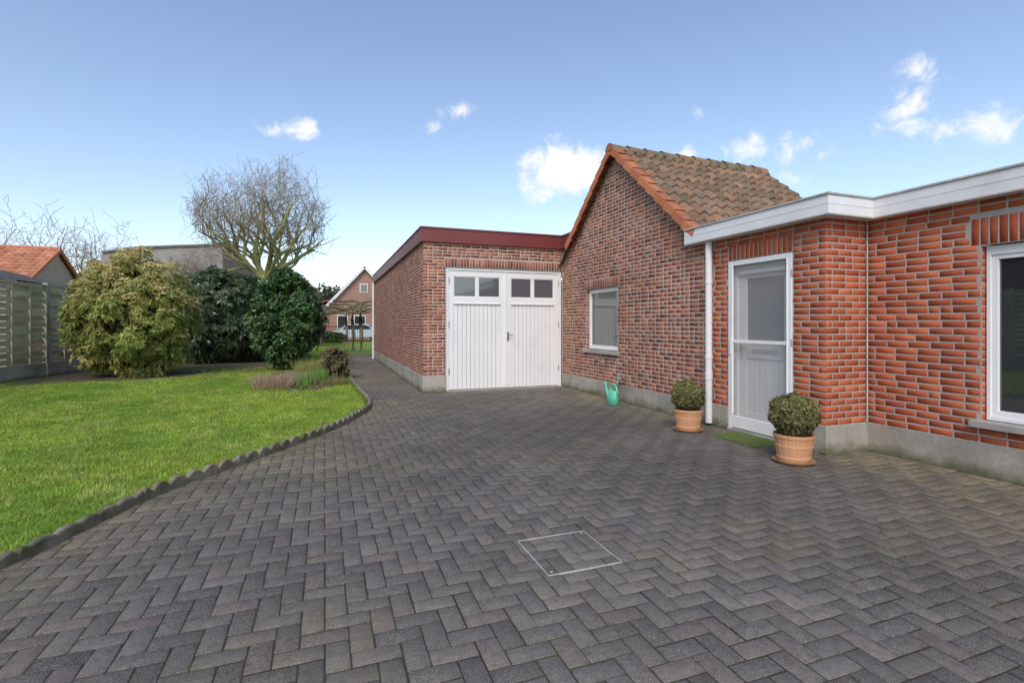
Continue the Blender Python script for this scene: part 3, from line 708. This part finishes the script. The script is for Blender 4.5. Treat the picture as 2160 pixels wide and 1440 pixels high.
# ------------------------------------------------------------------ trees
def tree(name,base,trunk_h,trunk_r,limbs,levels,lens,kids,mat,lean=(0,0),gravity=(0,0,0),wander=.35,seed=3,spread=.9,crown=None,minr=.004,upb=.15,cthick=(.20,.20,.09),cthin=(.20,.16,.12),elr=(.35,1.1)):
    R=random.Random(seed); segs=[]
    def rv(): 
        v=Vector((R.gauss(0,1),R.gauss(0,1),R.gauss(0,1))); return v.normalized()
    def grow(p,d,L,r,lv):
        n=7 if lv<2 else (5 if lv<3 else 4)
        pts=[p.copy()];rs=[r]; q=p.copy(); dd=d.copy(); nodes=[]
        for i in range(n):
            dd=(dd+rv()*wander+Vector((0,0,upb))).normalized()
            q=q+dd*(L/n)
            rr=r*(1-.58*(i+1)/n); pts.append(q.copy()); rs.append(max(rr,minr)); nodes.append((q.copy(),dd.copy(),rr))
        segs.append((pts,rs))
        if lv<levels:
            k=kids[lv]
            for i in range(k):
                t=(i+.6)/k; ii=min(n-1,int((.2+.8*t)*n)); qq,ddd,rr=nodes[ii]
                side=rv(); side=(side-ddd*side.dot(ddd)).normalized()
                nd=(ddd*(1-spread*.55)+side*spread).normalized()
                if crown:
                    cc=Vector(crown[0]); off=qq+nd*lens[lv+1]*.7-cc
                    e=Vector((off.x/crown[1][0],off.y/crown[1][1],off.z/crown[1][2])).length
                    if e>1:
                        nd=(nd-off.normalized()*.6).normalized()
                    if e>1.25: continue
                grow(qq,nd,lens[lv+1]*R.uniform(.7,1.25),max(rr*.66,minr),lv+1)
    p=Vector(base); pts=[p.copy()];rs=[trunk_r*1.35]
    for i in range(6):
        p=p+Vector((lean[0]+R.gauss(0,.03),lean[1]+R.gauss(0,.03),trunk_h/6)); pts.append(p.copy()); rs.append(trunk_r*(1-.04*i))
    segs.append((pts,rs)); top=p
    for i in range(limbs):
        an=2*math.pi*i/limbs+R.uniform(-.3,.3); el=elr[0]+(elr[1]-elr[0])*((i*0.618)%1)
        d=Vector((math.cos(an)*math.cos(el),math.sin(an)*math.cos(el),math.sin(el)))
        grow(top-Vector((0,0,R.uniform(0,.3)*trunk_h*.3)),d,lens[0]*R.uniform(.85,1.15)*(1+.35*(el>.9)),trunk_r*.6,0)
    mb=MB()
    for pts,rs in segs:
        t=min(1,max(0,(rs[0]-.012)/.03)); col=tuple(cthin[i]*(1-t)+cthick[i]*t for i in range(3))
        mb.tube(pts,rs,8 if rs[0]>.06 else (5 if rs[0]>.015 else 3),col)
    o=mb.build(name,mat,smooth=True); return o
twig=M("twig_bark",col=True,rough=.95,n1=1.5,a1=.25,n2=20,a2=.3,spec=.1)
tree("bare_tree",(-2.30,22.2,0),3.3,.19,8,4,[2.2,1.55,1.1,.75,.5],[6,5,4,3],twig,wander=.34,seed=5,
     crown=((-2.35,22.2,5.4),(2.35,2.3,2.65)),spread=.78,upb=.12,minr=.0048,elr=(.15,1.4),cthick=(.30,.30,.12),cthin=(.30,.25,.18))
tree("bare_tree",(-15.1,37.5,0),2.2,.2,8,3,[3.4,2.3,1.5,.9],[5,5,4],twig,wander=.22,seed=9,crown=((-15.1,37.5,5.6),(4.2,4,3.4)),minr=.009,spread=.8,upb=.05,cthick=(.22,.16,.12),cthin=(.25,.18,.15))
tree("bare_tree",(-7.0,32.5,0),2.4,.1,5,3,[1.5,1.1,.8,.5],[5,4,3],twig,wander=.22,seed=19,crown=((-7,32.5,4.2),(1.4,1.4,2.0)),minr=.006,spread=.7,cthin=(.25,.19,.15))
for i,(px,py) in enumerate(((1.50,23.4),(1.35,27.2),(1.2,31.5),(-.6,30.5),(-.7,34.5))):
    mb=MB()
    mb.tube([(px,py,0),(px+.03,py,.8),(px-.03,py,1.6),(px,py,2.3)],[.10,.08,.075,.085],8)
    for s in (-1,1):
        for zz in (1.95,2.3):
            mb.tube([(px,py,zz),(px+s*.35,py,zz+.1),(px+s*.8,py+.1,zz+.05),(px+s*1.15,py,zz+.12)],[.06,.05,.045,.05],6)
            for q in range(9):
                xx=px+s*(.15+q*.11); d=Vector((random.gauss(0,.3),random.gauss(0,.3),1)).normalized()*random.uniform(.08,.25)
                mb.tube([(xx,py,zz+.08),(xx+d.x,py+d.y,zz+.08+d.z)],[.012,.006],4)
    mb.build("pollarded_lime_tree",bark,smooth=True)

# ------------------------------------------------------------------ fence
fence=empty("wooden_fence",(-6.7,16.5,0))
wood=M("fence_wood",col=True,rough=.9,n1=3,a1=.2,n2=30,a2=.25,bump=.3,bscale=30,stain=(.30,.32,.17),stain_scale=1.5,stain_lo=.42,stain_hi=.65,spec=.15)
d=Vector((.15,1,0)).normalized(); nn_=Vector((d.y,-d.x,0))
base0=Vector((-6.74,16.45,0)); 
mbw=MB(); mbc=MB()
for i in range(-8,9):
    p=base0+d*(1.87*i)
    mbc.obox(p+Vector((0,0,1.2)),d,nn_,(0,0,1),(.05,.06,1.22))
    q=p+d*.935
    mbc.obox(q+Vector((0,0,.19)),d,nn_,(0,0,1),(.885,.02,.19))
    for r in range(13):
        z=.40+r*.148+.07
        s=1 if r%2 else -1
        k=random.uniform(.7,1.15); col=(.60*k,.53*k,.37*k)
        for hseg in range(3):
            ss=s*(1 if hseg%2 else -1)
            mbw.obox(q+d*(-.59+.59*hseg)+nn_*(.028*ss)+Vector((0,0,z)),(d+nn_*0).normalized(),(nn_+Vector((0,0,.18))).normalized(),(-nn_*.18+Vector((0,0,1))).normalized(),(.297,.007,.060),tuple(v*random.uniform(.93,1.07) for v in col))
    for t in (-.86,-.295,.295,.86):
        mbw.obox(q+d*t+nn_*.05+Vector((0,0,1.36)),d,nn_,(0,0,1),(.018,.010,.98),(.50,.45,.33))
    mbw.obox(q+Vector((0,0,2.36)),d,nn_,(0,0,1),(.885,.058,.018),(.56,.51,.38))
bld(mbw,"panels",wood,fence); bld(mbc,"posts",concrete,fence,bevel=.01)

# ------------------------------------------------------------------ neighbouring buildings
def brick_proc(name,c1,c2,mort,scale=1.0):
    m=bpy.data.materials.new(name); m.use_nodes=True; nt=m.node_tree;N=nt.nodes;L=nt.links
    tc=N.new("ShaderNodeTexCoord"); sp=N.new("ShaderNodeSeparateXYZ"); L.new(tc.outputs["Object"],sp.inputs[0])
    ad=N.new("ShaderNodeMath"); L.new(sp.outputs[0],ad.inputs[0]); L.new(sp.outputs[1],ad.inputs[1])
    cb=N.new("ShaderNodeCombineXYZ"); L.new(ad.outputs[0],cb.inputs[0]); L.new(sp.outputs[2],cb.inputs[1])
    b=N.new("ShaderNodeTexBrick"); L.new(cb.outputs[0],b.inputs[0])
    b.inputs["Color1"].default_value=(*c1,1);b.inputs["Color2"].default_value=(*c2,1);b.inputs["Mortar"].default_value=(*mort,1)
    b.inputs["Scale"].default_value=1;b.inputs["Brick Width"].default_value=.22*scale;b.inputs["Row Height"].default_value=.075*scale;b.inputs["Mortar Size"].default_value=.010
    L.new(b.outputs["Color"],N["Principled BSDF"].inputs["Base Color"]); N["Principled BSDF"].inputs["Roughness"].default_value=.9
    return m
farbrick=brick_proc("far_brick",(.40,.17,.12),(.33,.14,.10),(.42,.34,.28))
beigebrick=brick_proc("beige_brick",(.48,.38,.29),(.42,.32,.24),(.46,.41,.35))
render_grey=M("grey_render",(.33,.315,.29),rough=.95,n1=.6,a1=.3,n2=6,a2=.2,spec=.1)
slate=M("slate",(.08,.085,.10),rough=.6,n1=3,a1=.2,n2=20,a2=.2)
OT=[(.54,.23,.13),(.50,.21,.12),(.57,.26,.15),(.46,.19,.11)]
cl_tile=M("clay_tile",col=True,rough=.8,n1=1,a1=.1,n2=20,a2=.15,spec=.25)
nb=empty("neighbour_house",(-16,30.5,0)); mb=MB()
mb.box((-26,28.2,0),(-12.1,32.8,3.3)); mb.poly([(-12.1,28.2,3.3),(-12.1,32.8,3.3),(-12.1,30.5,4.85)])
mb.poly([(-26,28.2,3.3),(-26,32.8,3.3),(-26,30.5,4.85)])
bld(mb,"walls",beigebrick,nb)
tiles("roof_front",nb,-26.2,-11.95,(30.5,4.97),(27.8,3.32),tw=.25,ex=.33,pal=OT,mat=cl_tile)
tiles("roof_back",nb,-26.2,-11.95,(30.5,4.97),(33.2,3.32),tw=.25,ex=.33,pal=OT,mat=cl_tile)
mb=MB(); mb.tube([(-26.2,30.5,4.98),(-11.93,30.5,4.98)],[.11,.11],10,(.50,.20,.11))
for sg in (-1,1):
    a_=Vector((0,sg*2.7,-1.65)).normalized(); n_=Vector((0,sg*1.65,2.7)).normalized()
    mb.obox(Vector((-11.95,30.5,4.93))+a_*1.6,(1,0,0),a_,n_,(.04,1.6,.08),(.50,.20,.11))
bld(mb,"ridge",terra,nb)
mb=MB()
mb.box((-12.11,29.9,1.0),(-12.05,31.1,2.1)); bld(mb,"window",glass,nb)
sh=empty("garden_shed",(-11,22,0)); mb=MB()
mb.box((-13,20.5,0),(-9.4,23.8,2.65)); bld(mb,"walls",beigebrick,sh)
mb=MB(); mb.poly([(-13.3,20.2,3.9),(-9.0,20.2,2.75),(-9.0,24.1,2.75),(-13.3,24.1,3.9)]); mb.poly([(-13.3,20.2,3.82),(-13.3,24.1,3.82),(-9.0,24.1,2.67),(-9.0,20.2,2.67)])
mb.poly([(-13.3,20.2,3.82),(-9.0,20.2,2.67),(-9.0,20.2,2.75),(-13.3,20.2,3.9)])
for q in range(12): mb.obox((-11.15,20.35+q*.33,3.345),(4.3,0,-1.15),(0,1,0),(1.15,0,4.3),(2.2,.02,.02))
bld(mb,"roof",slate,sh)
gb_=empty("grey_warehouse",(-8.5,40,0)); mb=MB()
PR=[(-11.5,5.35),(-9.97,5.67),(-8.2,5.85),(-5.65,6.08)]
A=[(-11.5,34,0),(-5.65,34,0)]+[(x,34,z) for x,z in PR[::-1]]
mb.poly(A,m=0); mb.poly([(-5.65,34,0),(-5.65,51,0),(-5.65,51,6.05),(-5.65,34,6.05)],m=1)
mb.poly([(-11.5,34,0),(-11.5,34,5.35),(-11.5,51,5.35),(-11.5,51,0)],m=0); mb.poly([(p[0],51,p[2]) for p in A],m=0)
bld(mb,"walls",[render_grey,brick_proc("brown_brick",(.27,.17,.13),(.22,.14,.11),(.28,.23,.19))],gb_)
mb=MB()
for (xa,za),(xb,zb) in zip(PR[:-1],PR[1:]):
    mb.poly([(xa,33.9,za+.05),(xb,33.9,zb+.05),(xb,51,zb+.05),(xa,51,za+.05)])
    mb.poly([(xa,33.9,za-.06),(xb,33.9,zb-.06),(xb,33.9,zb+.05),(xa,33.9,za+.05)])
mb.box((-5.68,33.92,6.02),(-5.58,51,6.12))
bld(mb,"roof",M("roof_edge",(.20,.18,.16),rough=.8,n1=1,a1=.2),gb_)
fh=empty("far_brick_house",(3,49,0)); mb=MB(); HX=3.3
mb.box((-.2+.6,47,0),(6.2,55,3.2)); mb.poly([(.4,47,3.2),(6.2,47,3.2),(HX,47,6.4)]); mb.poly([(.4,55,3.2),(6.2,55,3.2),(HX,55,6.4)])
mb.box((-1.6,49,0),(.4,54,2.9))
bld(mb,"walls",farbrick,fh)
mb=MB()
for sg in (-1,1):
    a_=Vector((sg*2.9,0,-3.2)).normalized(); n_=Vector((sg*3.2,0,2.9)).normalized()
    mb.obox(Vector((HX,51,6.5))+a_*2.35,a_,(0,1,0),n_,(2.35,4.25,.06))
mb.obox((-.7,51.5,3.3),(1,0,.25),(0,1,0),(-.25,0,1),(1.2,2.8,.06))
bld(mb,"roof",M("far_roof",(.24,.12,.09),rough=.9,n1=1,a1=.2),fh)
mb=MB()
for sg in (-1,1):
    a_=Vector((sg*2.9,0,-3.2)).normalized(); n_=Vector((sg*3.2,0,2.9)).normalized()
    mb.obox(Vector((HX,46.72,6.47))+a_*2.35,a_,(0,1,0),n_,(2.38,.03,.11))
for (xa,xb,za,zb) in ((2.9,3.6,4.2,5.0),(1.0,1.9,1.0,2.2),(2.4,3.4,1.0,2.2)):
    mb.box((xa,46.95,za),(xb,46.99,zb))
bld(mb,"verge_boards",white,fh)
mb=MB()
for (xa,xb,za,zb) in ((2.9,3.6,4.2,5.0),(1.0,1.9,1.0,2.2),(2.4,3.4,1.0,2.2)):
    mb.box((xa+.07,46.93,za+.07),(xb-.07,46.96,zb-.07))
bld(mb,"windows",glass,fh)
mb=MB()
mb.box((-2.2,33,0),(-2.05,33.15,2.2)); mb.box((-.3,33,0),(-.15,33.15,2.2)); mb.obox((-1.2,34,2.35),(1,0,0),(0,1,.15),(0,-.15,1),(1.3,1.4,.06)); mb.box((-2.2,35,0),(-.15,35.1,2.2)); mb.box((-2.2,33.02,.9),(-.15,33.1,1.0))
mb.build("garden_shelter",M("dark_timber",(.10,.08,.065),rough=.9,n1=4,a1=.3))
mb=MB()
for i in range(90): mb.box((-4+i*.14,40,0),(-3.975+i*.14,40.025,1.3))
mb.box((-4,40.002,.15),(8.6,40.023,.2)); mb.box((-4,40.002,1.2),(8.6,40.023,1.25))
mb.build("iron_fence",M("black_iron",(.03,.03,.03),rough=.5,n1=3,a1=.1))
mb=MB(); mb.poly([(-60,41,-.02),(60,41,-.02),(60,46,-.02),(-60,46,-.02)]); mb.build("street",M("asphalt",(.10,.10,.10),rough=.9,n1=1,a1=.1,n2=60,a2=.15))
def hedge(name,x0,x1,y0,y1,h,pal,n,L=.08):
    P=np.stack([rng.uniform(x0,x1,n),rng.uniform(y0,y1,n),rng.uniform(.05,h,n)],1)
    P[:,2]*=(.8+.4*fbm(P[:,0]*.8,P[:,1]*.8,5))
    col=np.array(pal)[rng.integers(0,len(pal),n)]
    V,F,C=leaves(P,norm(rng.normal(size=(n,3))+np.array([0,0,.6])),4,L,L*.5,col)
    return fast_mesh(name,V,F,leaf_mat,cols=C)
hedge("garden_hedge",-9,-2.3,36,37,1.6,[(.08,.13,.04),(.11,.15,.05)],5000,.12)
hedge("garden_hedge",-.5,1.2,38.6,39.2,.8,[(.09,.14,.045),(.13,.17,.055)],2500,.1)
hedge("distant_trees",-90,-26,95,110,9,[(.09,.10,.06),(.13,.13,.09)],9000,.9)
hedge("distant_trees",-24,120,95,112,8,[(.09,.10,.06),(.13,.13,.09)],15000,.9)
hedge("neighbour_trees",-21,-15,-2,19,7.5,[(.05,.065,.03),(.08,.085,.04)],14000,.5)
car=empty("parked_car",(2.4,43.2,0)); mb=MB()
prof=[(-2.0,.35),(-2.0,.85),(-1.5,.95),(-1.0,1.4),(.6,1.42),(1.2,.98),(1.95,.85),(2.0,.4)]
cx_,cy_=2.6,43.2
for s in (-1,1): mb.poly([(cx_+p[0],cy_+s*.8,p[1]) for p in prof])
for i in range(len(prof)-1):
    p,q=prof[i],prof[i+1]; mb.poly([(cx_+p[0],cy_-.8,p[1]),(cx_+q[0],cy_-.8,q[1]),(cx_+q[0],cy_+.8,q[1]),(cx_+p[0],cy_+.8,p[1])])
bld(mb,"body",M("car_paint",(.6,.66,.74),rough=.25,a1=.02,a2=0),car)
mb=MB(); mb.poly([(cx_-1.3,cy_-.81,.98),(cx_+.95,cy_-.81,1.0),(cx_+.5,cy_-.81,1.34),(cx_-.95,cy_-.81,1.33)]); bld(mb,"windows",glass,car)
mb=MB()
for xx in (-1.25,1.25):
    for s in (-.82,.82): mb.tube([(cx_+xx,cy_+s-.1,.32),(cx_+xx,cy_+s+.1,.32)],[.32,.32],20)
bld(mb,"wheels",dark,car)

# ------------------------------------------------------------------ potted boxwoods
potm=M("terracotta_plastic",(.60,.31,.165),rough=.6,n1=5,a1=.08,n2=50,a2=.08,spec=.3,zdirt=(.30,.20,.11),zh=.08)
boxm=M("box_leaf",col=True,rough=.45,a1=0,a2=0,transl=.15,spec=.4)
soil=M("potting_soil",(.04,.03,.02),rough=1)
def potted(x,y,s=1.0,rb=.215,saucer=True):
    e=empty("potted_boxwood",(x,y,0)); mb=MB()
    H=.285*s
    rib=lambda k,i:1-.022*(k%6==0)
    prof=[(.0,.012),(.135,.012),(.145,.02),(.150,.045),(.153,.05),(.153,.07),(.150,.075),(.165,.16),(.168,.163),(.168,.182),(.166,.186),(.176,.25),(.184,.253),(.186,.283),(.176,.285),(.165,.27),(.0,.255)]
    prof=[(r*s,z*s) for r,z in prof]
    mb.lathe((x,y,0),prof,96,rad=rib)
    if saucer: mb.lathe((x,y,0),[(.0,.002),(.16*s,.002),(.19*s,.03),(.185*s,.032),(.155*s,.012),(0,.012)],48)
    bld(mb,"pot",potm,e,smooth=False)
    mb=MB(); mb.lathe((x,y,H-.012),[(.165*s,0),(0,.012)],24); bld(mb,"soil",soil,e)
    c=np.array((x,y,H+rb*.86)); n=6500
    dd=norm(rng.normal(size=(n,3))); lum=1+.06*np.sin(dd[:,0]*6+x*9)*np.cos(dd[:,1]*7)+.05*np.sin(dd[:,2]*9+y)+.03*np.sin(dd[:,0]*17)*np.sin(dd[:,2]*15)
    P=c+dd*np.array([1,1,.90])*rb*lum[:,None]*rng.uniform(.84,1.04,(n,1))
    pal=np.array([(.19,.19,.06),(.25,.25,.09),(.14,.16,.05),(.34,.29,.12)])
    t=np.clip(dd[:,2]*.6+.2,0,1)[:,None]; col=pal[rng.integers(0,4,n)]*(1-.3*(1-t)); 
    V,F,C=leaves(P,norm(dd+rng.normal(0,.4,(n,3))),4,.022,.013,col,droop=0)
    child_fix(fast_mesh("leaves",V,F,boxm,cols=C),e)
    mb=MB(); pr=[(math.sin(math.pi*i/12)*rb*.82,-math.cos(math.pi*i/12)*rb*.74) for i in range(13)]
    mb.lathe(tuple(c),pr,20); bld(mb,"inner_shade_core",core_mat,e)  # solid dark sphere standing in for the shaded inside of the leaf ball
    mb=MB(); mb.tube([(x,y,H-.02),(x,y,H+.12)],[.015,.012],8); bld(mb,"stem",bark,e)
potted(4.36,5.33,.98,.195)
potted(4.33,3.74,1.0,.215)

# ------------------------------------------------------------------ doormat, watering can, tap
mat_green=M("green_mat",(.14,.22,.06),rough=1,n1=6,a1=.2,n2=200,a2=.4,bump=1,bscale=250,bdist=.01,spec=.1)
dm=empty("doormat",(4.64,4.64,0)); mb=MB(); mb.box((4.43,4.33,.003),(4.84,4.97,.016)); bld(mb,"mat_base",mat_green,dm,bevel=.004)
n=9000; X=rng.uniform(4.435,4.835,n);Y=rng.uniform(4.335,4.965,n)
blades("mat_pile",X,Y,.012+.008*rng.random(n),np.full(n,.005),grass_mat,dm,np.array([.24,.30,.11])*rng.uniform(.6,1.3,(n,1)),z=.014)
mint=M("mint_plastic",(.12,.56,.37),rough=.35,n1=4,a1=.04,a2=.02)
wc=empty("watering_can",(4.62,7.53,0)); mb=MB(); wx,wy=4.60,7.53
b=len(mb.v); prof=[(.0,.004),(.10,.004),(.108,.012),(.105,.06),(.110,.065),(.100,.13),(.088,.20),(.080,.225),(.074,.225),(.075,.20),(.0,.19)]
mb.lathe((wx,wy,0),prof,32)
for i in range(b,len(mb.v)):
    v=mb.v[i]; mb.v[i]=(wx+(v[0]-wx)*.78,wy+(v[1]-wy)*1.25,v[2]*1.05)
mb.tube([(wx,wy+.08,.05),(wx,wy+.15,.11),(wx,wy+.20,.22),(wx,wy+.235,.31)],[.034,.028,.020,.015],12)
mb.tube([(wx,wy+.232,.305),(wx,wy+.255,.345)],[.018,.040],14)
mb.tube([(wx,wy+.07,.22),(wx,wy+.05,.30),(wx,wy-.02,.345),(wx,wy-.10,.32),(wx,wy-.15,.22),(wx,wy-.13,.12),(wx,wy-.09,.07)],[.015]*7,10)
mb.tube([(wx,wy+.02,.20),(wx,wy+.14,.25)],[.008]*2,8)
bld(mb,"can",mint,wc,smooth=True)
tp=empty("garden_tap",(4.85,7.62,0)); mb=MB(); ty_=7.70
mb.tube([(WX-.0,ty_,.36),(WX-.10,ty_,.36),(WX-.12,ty_,.33),(WX-.12,ty_,.28)],[.022,.022,.02,.018],12)
mb.lathe((WX-.07,ty_,.37),[(.03,0),(.045,.02),(.05,.05),(.035,.08),(.045,.10),(.03,.13),(0,.14)],14)
bld(mb,"tap",M("tap_grey",(.25,.27,.26),rough=.6,n1=20,a1=.3),tp,smooth=True)

# ------------------------------------------------------------------ world, sun, camera
world=bpy.data.worlds.new("World"); scene.world=world; world.use_nodes=True; nt=world.node_tree;N=nt.nodes;L=nt.links
bg=N["Background"]; STR=.15; bg.inputs["Strength"].default_value=STR
sky=N.new("ShaderNodeTexSky"); sky.sky_type='NISHITA'; sky.sun_disc=False
SEL,SAZ=44,-148
sky.sun_elevation=math.radians(SEL); sky.sun_rotation=math.radians(SAZ%360); sky.air_density=1.0; sky.dust_density=.8; sky.ozone_density=1.3
gain=N.new("ShaderNodeMix"); gain.data_type='RGBA'; gain.blend_type='MULTIPLY'; gain.inputs[0].default_value=1
L.new(sky.outputs[0],gain.inputs[6]); gain.inputs[7].default_value=(1.60,1.50,1.46,1)
tc=N.new("ShaderNodeTexCoord"); 
def dirv(az,el):
    az,el=math.radians(az),math.radians(el); return (math.sin(az)*math.cos(el),math.cos(az)*math.cos(el),math.sin(el))
clouds=[(25.0,16.8,6.0,1.9,1.45),(28.3,17.2,4.2,1.8,1.4),(-3.4,19.3,3.5,.85,2.4),(-1.8,19.7,2.0,.85,1.3),(14.2,22.5,2.8,.60,2.0),(11.5,21.0,1.6,.55,1.5),(44.3,17.5,3.4,.95,1.9),(49.6,17.0,3.4,1.0,1.5),
 (39.2,17.6,2.2,.9,1.5),(58.0,18.0,3.6,.98,1.1),(59.5,21.6,3.0,.50,.9),(63.7,16.6,3.4,.90,1.2),(60.3,16.2,1.8,.6,.9),(40.6,21.4,1.6,.45,1.6),(67,12.5,3,.4,2),(50,14.2,3,.45,2)]
no=N.new("ShaderNodeTexNoise"); no.inputs["Scale"].default_value=19; no.inputs["Detail"].default_value=9; no.inputs["Roughness"].default_value=.6; no.inputs["Distortion"].default_value=.4
L.new(tc.outputs["Generated"],no.inputs["Vector"])
acc=None
for az,el,r,dens,flat in clouds:
    sb=N.new("ShaderNodeVectorMath"); sb.operation='SUBTRACT'; L.new(tc.outputs["Generated"],sb.inputs[0]); sb.inputs[1].default_value=dirv(az,el)
    mu=N.new("ShaderNodeVectorMath"); mu.operation='MULTIPLY'; L.new(sb.outputs[0],mu.inputs[0]); mu.inputs[1].default_value=(1,1,flat)
    le=N.new("ShaderNodeVectorMath"); le.operation='LENGTH'; L.new(mu.outputs[0],le.inputs[0])
    mr=N.new("ShaderNodeMapRange"); L.new(le.outputs["Value"],mr.inputs[0]); mr.inputs[1].default_value=0; mr.inputs[2].default_value=math.radians(r)
    mr.inputs[3].default_value=dens; mr.inputs[4].default_value=0
    if acc is None: acc=mr.outputs[0]
    else:
        mx=N.new("ShaderNodeMath"); mx.operation='MAXIMUM'; L.new(acc,mx.inputs[0]); L.new(mr.outputs[0],mx.inputs[1]); acc=mx.outputs[0]
k1=N.new("ShaderNodeMath"); k1.operation='MULTIPLY_ADD'; L.new(no.outputs["Fac"],k1.inputs[0]); k1.inputs[1].default_value=3.4; k1.inputs[2].default_value=-1.75
k2=N.new("ShaderNodeMath"); k2.operation='ADD'; L.new(acc,k2.inputs[0]); L.new(k1.outputs[0],k2.inputs[1])
k3=N.new("ShaderNodeMapRange"); k3.interpolation_type='SMOOTHSTEP'; L.new(k2.outputs[0],k3.inputs[0]); k3.inputs[1].default_value=.15; k3.inputs[2].default_value=1.1
g=N.new("ShaderNodeMapRange"); L.new(acc,g.inputs[0]); g.inputs[1].default_value=0; g.inputs[2].default_value=.35
k4=N.new("ShaderNodeMath"); k4.operation='MULTIPLY'; L.new(k3.outputs[0],k4.inputs[0]); L.new(g.outputs[0],k4.inputs[1])
mix=N.new("ShaderNodeMix"); mix.data_type='RGBA'; L.new(k4.outputs[0],mix.inputs[0]); L.new(gain.outputs[2],mix.inputs[6]); mix.inputs[7].default_value=(6.9,6.95,7.1,1)
L.new(mix.outputs[2],bg.inputs["Color"])
sd=bpy.data.lights.new("sun",'SUN'); sd.energy=2.1; sd.angle=math.radians(25); sd.color=(1,.93,.84)
so=bpy.data.objects.new("sun",sd); COL.objects.link(so)
so.rotation_euler=Vector(dirv(SAZ,SEL)).to_track_quat('Z','Y').to_euler()
cam=bpy.data.cameras.new("camera"); co=bpy.data.objects.new("camera",cam); COL.objects.link(co)
cam.sensor_width=36; cam.lens=36*1073/2160; cam.shift_y=-35/2160; cam.clip_end=2000; cam.clip_start=.05
co.location=(0,0,1.35); co.rotation_euler=(math.radians(90),0,math.radians(-20.2))
scene.camera=co
scene.view_settings.view_transform='Standard'; scene.view_settings.look='None'; scene.view_settings.exposure=0
